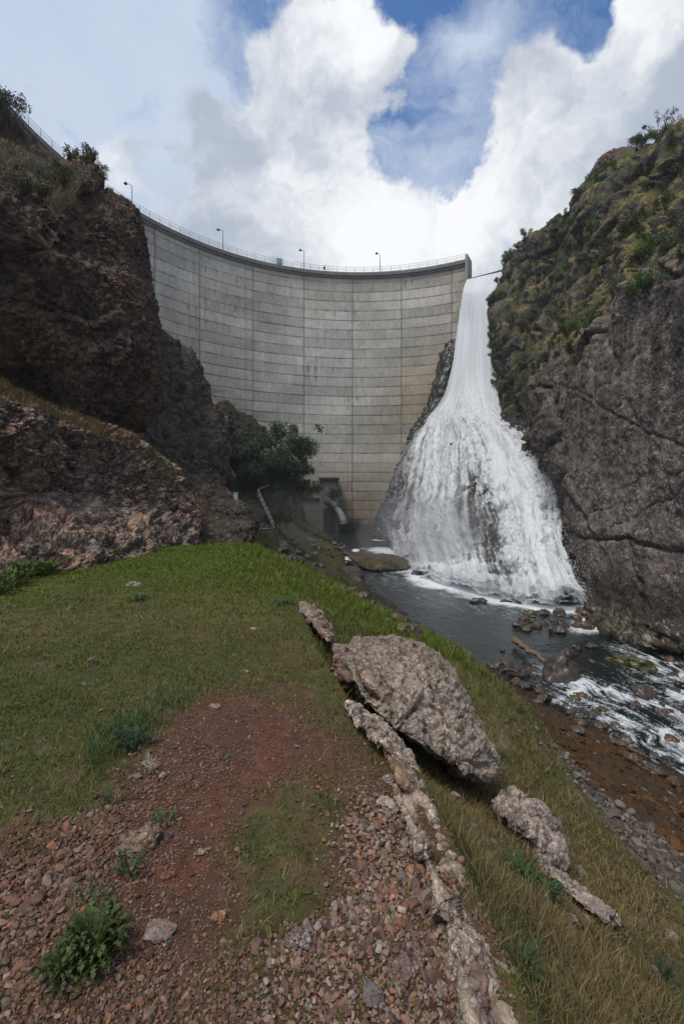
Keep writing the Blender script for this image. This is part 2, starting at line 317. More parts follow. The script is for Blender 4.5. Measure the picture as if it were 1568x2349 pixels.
def build_dam():
    root = empty('dam', dam_pt(R(92), ZW), 'tall curved grey concrete arch dam with horizontal lift lines closing the canyon', 'dam')
    L = np.array(root.location)
    n, m = 470, 760
    th = np.linspace(TH_R, R(186), m); z = np.linspace(ZC-.9, -13, n)
    TT, ZZ = np.meshgrid(th, z); s = TT.ravel()*RAD; zz = ZZ.ravel()
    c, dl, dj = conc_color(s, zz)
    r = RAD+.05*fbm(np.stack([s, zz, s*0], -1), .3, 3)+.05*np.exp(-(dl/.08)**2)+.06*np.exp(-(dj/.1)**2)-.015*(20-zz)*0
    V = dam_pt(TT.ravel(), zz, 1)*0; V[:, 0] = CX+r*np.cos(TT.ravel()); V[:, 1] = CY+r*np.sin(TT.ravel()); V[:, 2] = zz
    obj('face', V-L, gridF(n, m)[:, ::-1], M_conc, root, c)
    # crest slab with overhang, upstream wall and end pier, one body in section swept along the arc
    def sweep(name, sec, t0, t1, k, shade=.2, par=None):
        th = np.linspace(t0, t1, k); sec = np.asarray(sec, float); V = np.concatenate([dam_pt(np.full(len(sec), a), sec[:, 1], sec[:, 0])[None] for a in th]).reshape(-1, 3)
        F = gridF(k, len(sec), True); q = len(sec)
        cc = np.array([shade, shade*.96, shade*.88])*(1+.3*fbm(V, .6, 4, .6, 3)+.25*fbm(V*np.array([1, 1, .2]), 3, 3, .6, 5))[:, None]
        capi = np.array([[0]+list(range(q-1, 0, -1))]); capj = capi[:, ::-1]+(k-1)*q
        Fs = [F[:, ::-1]]+([capi[:, ::-1], capj[:, ::-1]] if q == 4 else [])
        return obj(name, V-L, Fs, M_conc, par or root, cc, False)
    sweep('crest_slab', [(RAD-.55, ZC-.75), (RAD-.55, ZC-.12), (RAD+2.6, ZC-.12), (RAD+2.6, ZC-.75)], TH_R, R(186), 260, .17)
    sweep('kerb', [(RAD-.5, ZC-.118), (RAD-.5, ZC+.12), (RAD-.25, ZC+.12), (RAD-.25, ZC-.118)], TH_R, R(186), 260, .3)
    sweep('corbel', [(RAD-.3, ZC-1.3), (RAD-.3, ZC-.752), (RAD+.1, ZC-.752), (RAD+.1, ZC-1.3)], TH_R+.002, R(186), 260, .15)
    sweep('upstream_wall', [(RAD+2.4, -13), (RAD+2.4, ZC-.752), (RAD+2.5, ZC-.752), (RAD+6, -13)], TH_R, R(186), 120, .25)
    # end pier at the spillway
    sweep('end_pier', [(RAD-.75, ZC-5.5), (RAD-.75, ZC+1.0), (RAD+3.2, ZC+1.0), (RAD+3.2, ZC-5.5)], TH_R-.012, TH_R-.001, 3, .3)
    sweep('pier_wall', [(RAD-.1, -13), (RAD-.1, ZC-5.502), (RAD+3, ZC-5.502), (RAD+3, -13)], TH_R-.010, TH_R-.0005, 3, .2)
    # spillway: lower body, lip, back parapet
    thA = TH_R-.0125; thB = R(44)
    sweep('spillway_wall', [(RAD-.05, -13), (RAD-.05, 48.0), (RAD+3, 48.0), (RAD+3, -13)], thB, thA, 30, .16)
    sweep('spillway_beam', [(RAD+.5, 48.15), (RAD+.5, 49.0), (RAD+1.4, 49.0), (RAD+1.4, 48.15)], thB, thA, 30, .07)
    # outlet works at the foot
    def bx(name, u0, u1, v0, v1, Y, dep, sh, mat=M_conc):
        a = P(u0, v0, Y); b = P(u1, v1, Y); V, F = boxm(((a[0]+b[0])/2, Y+dep/2, (a[2]+b[2])/2), (b[0]-a[0], dep, a[2]-b[2]))
        # refine for colour detail
        q = 40; xs = np.linspace(a[0], b[0], q); zs = np.linspace(a[2], b[2], q); X, Z = np.meshgrid(xs, zs)
        G = np.stack([X.ravel(), np.full(q*q, Y), Z.ravel()], -1); F2 = gridF(q, q); V2 = np.vstack([G, V]); Fs = [np.vstack([F2, F[0][[0, 1, 3, 4, 5]]+q*q])]
        c = sh*np.array([1, .93, .82])*(1+.35*fbm(V2*np.array([1, 1, .3]), .9, 4, .6, 11))[:, None]
        zl = ((ZC-V2[:, 2])/LIFT) % 1; c *= (1-.35*np.exp(-(np.minimum(zl, 1-zl)*LIFT/.12)**2))[:, None]
        return obj(name, V2-L, Fs, mat, root, c, False)
    bx('outlet_tower', 733, 775, 1099, 1225, 103.5, 6, .13)
    h = bx('outlet_hood', 730.5, 777.5, 1094.5, 1099, 103.0, 6, .06)
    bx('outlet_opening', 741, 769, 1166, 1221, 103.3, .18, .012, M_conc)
    bx('wing_wall', 670, 733, 1143, 1225, 104.5, 5, .12)
    bx('wing_wall_cap', 668, 733, 1137, 1141.5, 104.0, 5.5, .22)
    bx('upper_ledge', 655, 733, 1118, 1137, 105.4, 3, .14)
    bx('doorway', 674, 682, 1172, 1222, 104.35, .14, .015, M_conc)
    bx('gate_bracket', 757, 765, 1128, 1150, 103.2, .28, .02, M_conc)
    V, F = tube([P(748, 1150, 103.2)-L, P(760, 1152, 102)-L, P(768, 1158, 100.5)-L, P(771, 1166, 99.5)-L], .75, 12)
    obj('outlet_pipe', V, F, M_dark, root)
    # jet from the pipe
    k = 14; pts = [P(771, 1166, 99.4)-L+np.array([1.5*t, -2.2*t, -2.4*t*t]) for t in np.linspace(0, 1.1, k)]
    V, F = tube(pts, .5, 14, np.linspace(.9, 1.6, k)); V = V+.12*fbm(V, 2.5, 3)[:, None]
    obj('outlet_jet', V, F, M_spray, root, np.tile(np.array([.45, .48, .50, .38]), (len(V), 1)))
    return root
# white water material: colour attribute with alpha = coverage
def water_alpha(name, rough=.5):
    m = bpy.data.materials.new(name); m.use_nodes = True; t = NT(m.node_tree)
    at = t.new('ShaderNodeAttribute'); at.attribute_name = 'Col'
    bs = t.new('ShaderNodeBsdfPrincipled'); t.put(bs.inputs['Base Color'], at.outputs[0]); bs.inputs['Roughness'].default_value = rough
    tl = t.new('ShaderNodeBsdfTranslucent'); t.put(tl.inputs[0], at.outputs[0]); mx = t.new('ShaderNodeMixShader'); mx.inputs[0].default_value = .35
    t.l.new(bs.outputs[0], mx.inputs[1]); t.l.new(tl.outputs[0], mx.inputs[2])
    tr = t.new('ShaderNodeBsdfTransparent'); m2 = t.new('ShaderNodeMixShader'); t.put(m2.inputs[0], at.outputs['Alpha']); t.l.new(tr.outputs[0], m2.inputs[1]); t.l.new(mx.outputs[0], m2.inputs[2])
    out = t.new('ShaderNodeOutputMaterial'); t.l.new(m2.outputs[0], out.inputs[0]); return m
M_spray = water_alpha('white_water')
DAM = build_dam()
# railing: one thing, posts and rails as parts
def build_railing():
    root = empty('guard_railing', dam_pt(R(92), ZC+.1, RAD-.38), 'thin grey pipe guard railing running along the whole curved dam crest', 'railing')
    L = np.array(root.location)
    for k, h in enumerate((.45, .8, 1.25)):
        th = np.linspace(TH_R-.008, R(184), 220); V, F = tube(dam_pt(th, ZC+.12+h, RAD-.38)-L, .035, 5); obj('rail', V, F, M_steel, root)
    V, F = tube([(0, 0, 0), (0, 0, 1.28)], .04, 5); first = None
    for k, th in enumerate(np.arange(TH_R, R(184), .0435)):
        if first is None: first = obj('post', V, F, M_steel, root)
        o = first if k == 0 else first.copy()
        if k: COL.objects.link(o)
        o.location = tuple(dam_pt(th, ZC+.12, RAD-.38)-L)
    return root
build_railing()
def lamp_post(u, label, mirror=-1):
    th = theta_u(u); p = dam_pt(th, ZC+.12, RAD-.15); root = empty('street_lamp', p, label, 'street lamp', 'lamps along the dam crest')
    H = 4.2
    V, F = tube([(0, 0, 0), (0, 0, H*.6), (0, 0, H)], .07, 8, [1.2, 1, .8]); obj('pole', V, F, M_dark, root)
    V, F = tube([(0, 0, H), (-.35, -.3, H+.12), (-.75, -.65, H+.05)], .045, 6); obj('arm', V, F, M_dark, root)
    prof = [(.02, .28), (.16, .22), (.3, .02), (.34, -.12), (.1, -.14)]
    V = np.array([[r*math.cos(a)-.85, r*math.sin(a)-.75, z+H-.05] for r, z in prof for a in np.linspace(0, 2*math.pi, 12, endpoint=False)])
    obj('lamp_shade', V, gridF(5, 12, True), M_dark, root)
lamp_post(302, 'dark lamp post on the dam crest beside the tall left boulder')
lamp_post(511, 'dark lamp post on the dam crest, second one from the left boulder')
lamp_post(697, 'dark lamp post on the dam crest just right of the small grey cabinet')
lamp_post(871, 'dark lamp post on the dam crest nearest to the waterfall')
def crest_cabinet():
    th = theta_u(640); p = dam_pt(th, ZC+.12, RAD-.2); root = empty('utility_cabinet', p, 'small light grey box hung on the crest railing mid dam', 'cabinet', rz=th-R(90))
    V, F = boxm((0, 0, .85), (1.3, .5, 1.3)); obj('body', V, F, M_cab, root, smooth=False)
    V, F = boxm((0, -.265, .85), (1.16, .03, 1.14)); obj('door', V, F, M_steel, root, smooth=False)
crest_cabinet()
def crest_winch():
    p = dam_pt(theta_u(743), ZC+.12, RAD-.6); root = empty('survey_instrument', p, 'small dark instrument with a thin rod clamped to the crest railing', 'instrument')
    V, F = merge([boxm((0, 0, .5), (.5, .4, .5)), boxm((0, 0, .85), (.3, .3, .25))]); obj('housing', V, F, M_dark, root, smooth=False)
    V, F = tube([(0, 0, .9), (.7, 0, 1.9)], .03, 5); obj('rod', V, F, M_steel, root)
crest_winch()
def far_pole():
    p = P(61, 322, 66); root = empty('utility_pole', p, 'dark leaning utility pole at the left end of the dam crest railing', 'pole')
    V, F = tube([(0, 0, -1), (-.05, 0, 1), (-.12, 0, 2.7)], .12, 8, [1, 1, .9]); obj('post', V, F, M_dark, root)
    V, F = tube([(-.12, 0, 2.6), (-.3, 0, 2.65), (-.45, 0, 2.4)], .06, 5); obj('crossarm', V, F, M_dark, root)
    a = P(-60, 92, 55); b = P(102, 335, 70); pts = [lerp(a, b, t)-np.array([0, 0, 3.0*t*(1-t)]) for t in np.linspace(0, 1, 20)]
    V, F = tube(np.array(pts)-a, .035, 4); o = obj('overhead_cable', V, F, M_dark, loc=a); tag(o, 'thin black cable sloping down the sky above the left hillside', 'cable')
far_pole()
def spill_post():
    p = P(1187, 600, 97); root = empty('gauge_post', p, 'short dark post with wire bracket on the cliff beside the spillway', 'post')
    V, F = boxm((0, 0, .6), (.32, .32, 1.5)); obj('post', V, F, M_dark, root, smooth=False)
    V, F = merge([tube([(-.2, 0, .2), (-1.4, 0, .5)], .04, 4), tube([(-1.0, 0, -.2), (-1.0, 0, 1.1)], .04, 4), tube([(-1.4, 0, .0), (-.4, 0, 1.0)], .04, 4)]); obj('bracket', V, F, M_dark, root)
spill_post()
# ------------------------------------------------------------------ ground height field
E = np.array([(1.5, -12, -2.0), (.95, -3, -1.75), (.75, 0, -1.68), (.60, 1.46, -1.66), (.52, 2.8, -1.76), (.08, 3.9, -1.8), (-.3, 5.5, -1.85), (-.69, 7.6, -1.95), (-1.6, 11, -2.05), (-2.7, 15, -2.15), (-3.7, 19.5, -2.2), (-5.2, 23, -2.7), (-7, 30, -3.4), (-7.5, 42, -3.8), (-7, 60, -4.4), (-8, 80, -5), (-10, 118, -5)], float)
S = np.array([(16, -14), (14.5, -3), (13, 4), (12.3, 8), (10.8, 14.4), (7.4, 22), (5.3, 28), (2.6, 40), (1.2, 50), (.2, 62), (-.4, 73), (-3.5, 96), (-5, 118)], float)
def pdist(x, y, L):
    best = np.full(len(x), 1e9); sgn = np.ones(len(x)); zz = np.zeros(len(x))
    for a, b in zip(L[:-1], L[1:]):
        dx, dy = b[0]-a[0], b[1]-a[1]; l2 = dx*dx+dy*dy
        t = np.clip(((x-a[0])*dx+(y-a[1])*dy)/l2, 0, 1); qx = a[0]+t*dx; qy = a[1]+t*dy; d = np.hypot(x-qx, y-qy)
        m = d < best-1e-9; cr = (x-a[0])*dy-(y-a[1])*dx
        sgn = np.where(m, np.where(cr > 0, 1, -1), sgn); best = np.where(m, d, best)
        if L.shape[1] > 2: zz = np.where(m, a[2]+t*(b[2]-a[2]), zz)
    return best*sgn, zz
def ground(x, y, fine=True):
    x = np.asarray(x, float); y = np.asarray(y, float)
    dE, zE = pdist(x, y, E); dS, _ = pdist(x, y, S)
    s = np.clip(dE/np.maximum(dE+np.maximum(-dS, 0), .01), 0, 1)
    wb = sstep(y, 6.5, 9.5)*(1-sstep(y, 17, 25))*(1-sstep(x, 2.8, 5.5)); prof = (.35*s+.65*s**.66)*(1-wb)+wb*s**1.2
    z = np.where(dE > 0, zE+(ZW+.05-zE)*prof, zE)
    z = np.where(dS > 0, ZW+.05-np.minimum(dS*.16, 1.3), z)
    far = sstep(y, 20, 32); left = np.maximum(0, -dE-2.0*far)
    z = z+far*left*.66
    # near field: gentle mound and shelf relief
    z = z+np.where(dE < 0, (1-far)*(.10*sstep(-dE, 0, 3)-.02*np.minimum(-dE, 12)), 0)
    p = np.stack([x, y, x*0], -1); onbank = np.where(dS > 0, .3, 1.)
    z = z+onbank*(.10*fbm(p, .35, 3, .5, 1)+.16*sstep(y, 12, 30)*fbm(p, .5, 4, .5, 2))
    z = z+.10*np.exp(-((x+.75)**2/1.2+(y-2.6)**2/1.3))          # soil mound
    if fine:
        z = z+.028*fbm(p, 3.2, 4, .55, 3)+.010*fbm(p, 16, 3, .6, 4)
        lowb = sstep(s, .42, .6)*(dS < 1.0); z = z+lowb*(.22*fbm(p, 1.1, 4, .6, 6, True)+.10*fbm(p, 3.5, 3, .6, 8))
    return z
def pip(u, v, poly):
    poly = np.asarray(poly, float); ins = np.zeros(len(u), bool); n = len(poly)
    for i in range(n):
        x1, y1 = poly[i]; x2, y2 = poly[(i+1) % n]
        if y1 == y2: continue
        ins ^= ((y1 > v) != (y2 > v)) & (u < (x2-x1)*(v-y1)/(y2-y1)+x1)
    return ins
SOIL = [(420, 1615), (520, 1590), (600, 1605), (700, 1650), (810, 1690), (905, 1770), (960, 1860), (1010, 1960), (930, 1980), (860, 1850), (780, 1760), (650, 1760), (560, 1840), (540, 1960), (520, 2100), (470, 2200), (400, 2240), (280, 2180), (230, 2080), (260, 1960), (300, 1800), (340, 1720)]
GRAVL = [(-400, 2000), (60, 1930), (220, 1900), (280, 1780), (330, 1700), (430, 1660), (560, 1660), (520, 1760), (420, 1850), (400, 1990), (470, 2120), (560, 2200), (620, 2349), (640, 2800), (-600, 2800)]
GRAVR = [(780, 1790), (880, 1800), (940, 1880), (1000, 2000), (1060, 2140), (1150, 2349), (1250, 2900), (560, 2900), (600, 2349), (560, 2200), (660, 2120), (760, 2100), (740, 1950)]
def zones(x, y, z):
    """returns soil, gravel, green, slope coordinate fields"""
    p = np.stack([x, y, x*0], -1); pp = np.stack([x, y, z], -1); u, v = UV(pp)
    near = y > .4
    soil = 0; gl = 0; gr = 0; j1 = 55*fbm(p, 2.2, 5, .65, 31); j2 = 42*fbm(p, 2.2, 5, .65, 32)
    for k, (ox, oy) in enumerate(((0, 0), (32, 8), (-28, 16), (12, -26), (-16, -20), (50, -30), (-48, 30))):
        w_ = 1/7; soil = soil+w_*(pip(u+j1+ox, v+j2+oy, SOIL) & near); gl = gl+w_*(pip(u+j1+ox*1.3, v+j2+oy*1.6, GRAVL) & (y < 6)); gr = gr+w_*(pip(u+j1+ox, v+j2+oy, GRAVR) & (y < 6))
    dE, _ = pdist(x, y, E); dS, _ = pdist(x, y, S); s = np.clip(dE/np.maximum(dE+np.maximum(-dS, 0), .01), 0, 1)
    return soil, gl, gr, dE, dS, s, p, u, v
def build_ground():
    # two polar sheets joined in one: angle x log radius
    na, nr = 900, 620
    ang = np.concatenate([np.linspace(-170, -44, 60, endpoint=False), np.linspace(-44, 44, na-120, endpoint=False), np.linspace(44, 170, 60)])
    rr = np.concatenate([[.02, .25, .5], np.geomspace(.75, 150, nr-3)])
    A, RR = np.meshgrid(R(1)*ang, rr); x = (RR*np.sin(A)).ravel(); y = (RR*np.cos(A)).ravel()
    z = ground(x, y)
    soil, gl, gr, dE, dS, s, p, u, v = zones(x, y, z)
    n1 = fbm(p, .6, 4, .55, 11); n2 = fbm(p, 6, 4, .6, 12); n3 = fbm(p, 25, 3, .6, 13)
    turf = cmix([.062, .068, .024], [.105, .085, .042], sstep(n1+.5*n2, -.35, .5))
    c = turf
    c = cmix(c, [.10, .055, .036], sstep(n2+.5*n1, .0, .4)*.85*sstep(-y, -9, -5))
    c = cmix(c, [.070, .095, .016], sstep(y+3*n1, 5, 13)*(dE < 4)*.8)
    c = cmix(c, cmix([.135, .056, .034], [.08, .042, .030], sstep(n2, -.3, .3)), np.clip(soil, 0, 1))
    c = cmix(c, [.075, .043, .030], np.clip(np.maximum(gl, gr)*.9, 0, 1)*(1-soil*.6))
    # right slope: straw/olive, then brown moss, orange, grey shingle, wet rock by the water
    sl = (dE > .25)
    c = cmix(c, cmix([.085, .078, .028], [.13, .095, .048], sstep(n1+.6*n2, -.3, .4)), sl*sstep(dE, .25, .6)*(1-.8*sstep(y, 6.5, 9.5)))
    sh = s+.07*n1+.05*n2
    c = cmix(c, cmix([.075, .042, .022], [.045, .034, .022], sstep(n2, -.2, .3)), sstep(sh, .40, .50)*sl)
    org = sstep(fbm(p, .9, 4, .6, 17)+.25*sstep(-y, -20, -11), .02, .28)*sstep(sh, .48, .60)*sstep(-sh, -1.02, -.90)
    c = cmix(c, [.115, .048, .015], org*sl*.4)
    gry = sstep(-np.abs(sh-.42), -.08, -.03)*sstep(-y, -10.5, -8)*sl; c = cmix(c, [.13, .115, .10], gry)
    c = cmix(c, [.035, .028, .020], sstep(dS, -1.1, .2)*(1-org*.6))
    farc = sstep(y, 22, 34); c = cmix(c, cmix([.045, .055, .018], [.075, .05, .034], sstep(n1+.5*n2, -.2, .3)), farc*(dS < -.5))
    c *= (1+.35*n3+.3*n2)[:, None]
    nz = sstep(y, 1, 3)
    o = obj('ground', np.stack([x, y, z], -1), gridF(nr, len(ang))[:, ::-1], M_soil, col=np.clip(c, .005, .6)); struct(o)
build_ground()
# ------------------------------------------------------------------ rock bodies
def rock_surface(V, F, disp, seed=0, N=None):
    """disp: list of (kind, scale, amp)"""
    N = normals(V, F) if N is None else N; d = np.zeros(len(V)); cid = np.zeros(len(V)); cav = np.zeros(len(V))
    for k, (kind, sc_, amp) in enumerate(disp):
        if kind == 'fbm': d += amp*fbm(V, sc_, 5, .55, seed+k)
        elif kind == 'ridge': d += amp*fbm(V, sc_, 4, .5, seed+k, True)
        elif kind == 'lay': d += amp*fbm(V*np.array([.5, .5, 2.2]), sc_, 4, .55, seed+k, True)
        elif kind == 'cell':
            q = V+.25/sc_*np.stack([fbm(V, sc_, 2, .5, 71), fbm(V, sc_, 2, .5, 72), fbm(V, sc_, 2, .5, 73)], -1)
            h, f1, f2, c = facets(q*np.array([1, 1, 1.3]), sc_, seed+k*10)
            d += amp*1.25*(h-.25*np.exp(-((f2-f1)/.12)**2)); cid = c
        elif kind == 'crack':
            f1, f2, c = worley(V+.3/sc_*fbm(V, sc_*1.5, 3, .5, 75)[:, None], sc_, seed+k); e = np.exp(-((f2-f1)/.05)**2); d -= amp*e; d += amp*.8*(c-.5)
    return V+N*d[:, None], N, d, cid, cav
def rock_col(V, N, cid, base, alt, top=None, topk=(.45, .75), zmin=-99, seed=0, lichen=None, streak=None, moss=None):
    n = fbm(V, .25, 5, .6, 101+seed); n2 = fbm(V, 2.0, 4, .65, 102+seed)
    c = cmix(base, alt, sstep(n+.4*n2, -.4, .5)); c *= (1+.35*(cid-.5)+.3*n2)[:, None]
    if lichen is not None: c = cmix(c, lichen, sstep(fbm(V, 1.2, 4, .65, 110), .12, .4)*.6)
    if streak is not None: c = cmix(c, c*streak, sstep(fbm(V*np.array([1, 1, .12]), .55, 5, .6, 111), -.05, .35))
    if moss is not None: c = cmix(c, moss, sstep(fbm(V, .4, 4, .6, 112)+.5*(N[:, 2]-.3), .05, .35))
    if top is not None:
        k = sstep(N[:, 2]+.25*n2+.2*n, *topk)*(V[:, 2] > zmin); tt = cmix(top, np.asarray(top)*np.array([1.5, 1.15, .9]), sstep(fbm(V, .8, 4, .6, 120), -.3, .4)); c = c*(1-k[:, None])+tt*k[:, None]
    return np.clip(c, .006, .7)
def blob(outline, centre, front, back, disp, nt=420, nr=150, pw=.75, seed=0, skew=0):
    O = catmull(outline, nt, True); C = np.asarray(centre, float)
    ph = np.linspace(0.02, math.pi-.02, nr)[:, None]; r = np.sin(ph)**pw
    dep = np.where(ph < math.pi/2, -front*np.abs(np.cos(ph))**.8, back*np.abs(np.cos(ph))**.8)
    G = C[None, None, :]+(O[None]-C[None, None])*r[..., None]; G[..., 2] += dep
    W = P(G[..., 0], G[..., 1], np.maximum(G[..., 2], .3)).reshape(-1, 3); F = gridF(nr, nt, True)
    a = len(W); W = np.vstack([W, W[:nt].mean(0), W[-nt:].mean(0)]); j = np.arange(nt); j2 = (j+1) % nt
    T = np.vstack([np.stack([np.full(nt, a), j2, j], -1), np.stack([np.full(nt, a+1), (nr-1)*nt+j, (nr-1)*nt+j2], -1)])
    N = normals(W, F); N[a] = N[:nt].mean(0); N[a+1] = N[-nt-2:-2].mean(0)
    # orient outwards
    cen = W.mean(0)
    if np.mean(np.sum((W-cen)*N, 1)) < 0: N = -N; F = F[:, ::-1]; T = T[:, ::-1]
    V, N0, d, cid, cav = rock_surface(W, F, disp, seed, N)
    N2 = normals(V, F); N2[a] = N[a]; N2[a+1] = N[a+1]
    return V, [F, T], N2, cid
BROWN = [.20, .135, .100]; BROWN2 = [.115, .084, .068]; TAN = [.40, .31, .245]; TAN2 = [.29, .225, .185]
STRAW = [.085, .072, .030]; OLIVE = [.055, .060, .026]
# giant boulder overhanging on the left
V, F, N, cid = blob([(-300, 330, 23), (-60, 320, 28), (60, 360, 30), (135, 405, 31), (158, 382, 31), (184, 371, 31), (210, 382, 31), (226, 408, 31.5), (223, 440, 31.5), (262, 462, 32), (300, 484, 33), (318, 530, 33), (330, 620, 33), (347, 690, 32), (358, 750, 32), (361, 850, 31), (352, 915, 31), (334, 972, 31), (305, 990, 31), (240, 986, 31), (180, 958, 31), (90, 902, 30), (0, 866, 29), (-300, 760, 27)],
    (110, 560, 28.5), 6.0, 12, [('fbm', .12, .8), ('ridge', .3, .3), ('crack', .2, .22), ('fbm', .8, .22), ('cell', 1.6, .13), ('cell', 3.6, .13), ('fbm', 5, .10)], 620, 300, .62, 3)
LB = (V, N); struct(obj('left_cliff', V, F, M_rock, col=rock_col(V, N, cid, BROWN, BROWN2, [.075, .06, .028], (.5, .8), 10, 1)))
# hillside above and behind it
V, F, N, cid = blob([(-500, 60, 50), (-80, 215, 50), (0, 268, 50), (62, 325, 50), (130, 382, 50), (225, 442, 50), (300, 486, 48), (330, 640, 48), (300, 800, 46), (0, 900, 46), (-500, 900, 46)],
    (0, 600, 50), 9, 20, [('fbm', .08, 1.6), ('ridge', .25, .8), ('cell', .9, .35), ('fbm', 2, .2)], 420, 200, .6, 5)
LH = (V, N); struct(obj('left_hillside', V, F, M_rock, col=rock_col(V, N, cid, BROWN, BROWN2, STRAW, (.15, .5), 5, 2)))
# lower rock dome
V, F, N, cid = blob([(-450, 800, 10), (-150, 850, 13), (0, 893, 15), (60, 912, 16), (150, 952, 18), (250, 985, 21), (330, 1020, 23), (380, 1055, 24), (412, 1090, 24.5), (432, 1150, 24.5), (447, 1205, 23.5), (440, 1290, 20), (350, 1305, 17), (200, 1340, 14), (60, 1400, 12), (-100, 1450, 10), (-450, 1650, 7)],
    (80, 1130, 17), 2.6, 9, [('fbm', .3, .5), ('fbm', .9, .25), ('crack', .35, .15), ('cell', 1.2, .16), ('cell', 2.6, .085), ('cell', 6, .05), ('fbm', 9, .03)], 700, 300, .7, 9)
LD = (V, N); struct(obj('conglomerate_outcrop', V, F, M_rock, col=rock_col(V, N, cid, [.23, .178, .145], [.13, .10, .084], [.32, .255, .21], (.3, .75), -50, 3)))  # upward faces paler: light from above put into the dome's colour
# grassy ledge on top of the dome under the overhang
V, F, N, cid = blob([(380, 1050, 32), (430, 1085, 31), (520, 1125, 30), (572, 1172, 28), (585, 1215, 27), (560, 1262, 25), (450, 1275, 24), (395, 1170, 28)], (480, 1170, 29), 2, 5,
    [('fbm', .3, .6), ('cell', 1.2, .2), ('cell', 3, .09), ('fbm', 5, .05)], 300, 160, .8, 13)
struct(obj('rock_slope', V, F, M_rock, col=rock_col(V, N, cid, [.15, .115, .095], [.09, .07, .06], [.07, .07, .03], (.75, 1), -50, 4)))
# shaded outcrop between boulder and dam
V, F, N, cid = blob([(300, 745, 60), (335, 765, 66), (358, 758, 67), (385, 775, 68), (408, 800, 70), (436, 820, 70), (456, 862, 72), (468, 910, 74), (482, 940, 74), (504, 945, 75), (520, 985, 73), (517, 1040, 69), (518, 1100, 64), (470, 1140, 54), (400, 1110, 46), (300, 1030, 42), (230, 900, 50)],
    (410, 960, 62), 5, 10, [('fbm', .1, 1.2), ('ridge', .22, .9), ('crack', .12, .5), ('cell', .5, .45), ('cell', 1.4, .25), ('fbm', 2, .2)], 420, 220, .8, 17)
struct(obj('rock_spur', V, F, M_rockfar, col=rock_col(V, N, cid, [.165, .128, .112], [.105, .088, .08], [.09, .085, .05], (.55, .9), -50, 5)))
V, F, N, cid = blob([(505, 935, 84), (545, 955, 88), (600, 985, 92), (630, 1050, 95), (676, 1120, 97), (688, 1210, 90), (640, 1260, 75), (560, 1220, 66), (480, 1120, 66)], (570, 1100, 85), 6, 10,
    [('fbm', .12, 1.6), ('ridge', .3, .9), ('cell', .9, .3), ('fbm', 1.5, .3)], 260, 130, .8, 19)
struct(obj('earth_slope', V, F, M_rockfar, col=rock_col(V, N, cid, [.12, .075, .06], [.06, .05, .035], [.04, .05, .02], (.2, .6), -50, 6)))
# ------------------------------------------------------------------ right-hand canyon wall (one loft, columns near -> far, rows base -> ridge)
def w(u, v, Y): return tuple(P(u, v, Y))
WALL = [
 [(20, 4, -11), (20.5, 4, -3), (20.5, 4, 5), (21.5, 4, 13), (27, 5, 21), (33, 6, 29), (42, 8, 40), (62, 10, 46)],
 [(19.9, 18, -11), (20.3, 18, -3), (20, 18, 5), (21, 18, 13.6), (26, 20, 21), (32, 24, 30), (40, 32, 42), (62, 35, 48)],
 [w(1568, 1560, 26), w(1568, 1210, 26.8), w(1568, 900, 27), w(1568, 602, 27.6), w(1568, 500, 34), w(1568, 400, 42), w(1568, 292, 51), (62, 58, 46)],
 [w(1450, 1495, 30), w(1440, 1200, 32.3), w(1438, 950, 32.6), w(1440, 690, 33.4), w(1455, 590, 41), w(1465, 480, 49), w(1490, 362, 58), (62, 66, 46)],
 [w(1362, 1450, 35.6), w(1322, 1260, 40), w(1300, 1080, 42), w(1308, 850, 42.6), w(1370, 690, 50), w(1385, 560, 59), w(1345, 440, 67), (60, 76, 47)],
 [w(1340, 1440, 39), w(1300, 1240, 48), w(1258, 1060, 56), w(1250, 900, 60), w(1310, 700, 64), w(1310, 570, 72), w(1272, 508, 79), (58, 86, 49)],
 [w(1310, 1300, 52), w(1270, 1130, 62), w(1172, 975, 76), w(1185, 850, 77), w(1235, 720, 78), w(1255, 600, 83), w(1233, 535, 88), (58, 94, 49)],
 [w(1290, 1250, 62), w(1200, 1080, 74), w(1143, 915, 82), w(1130, 790, 86), w(1124, 720, 88), w(1160, 640, 92), w(1195, 592, 97), (56, 106, 48)],
 [w(1260, 1220, 78), w(1180, 1050, 90), w(1145, 900, 96), w(1142, 780, 99), w(1146, 700, 100), w(1157, 640, 101), w(1176, 606, 104), (55, 120, 48)],
 [(42, 118, -8), (41, 118, 8), (40, 118, 20), (40, 118, 30), (41, 118, 40), (42, 120, 47), (44, 122, 49.5), (55, 135, 49)]]
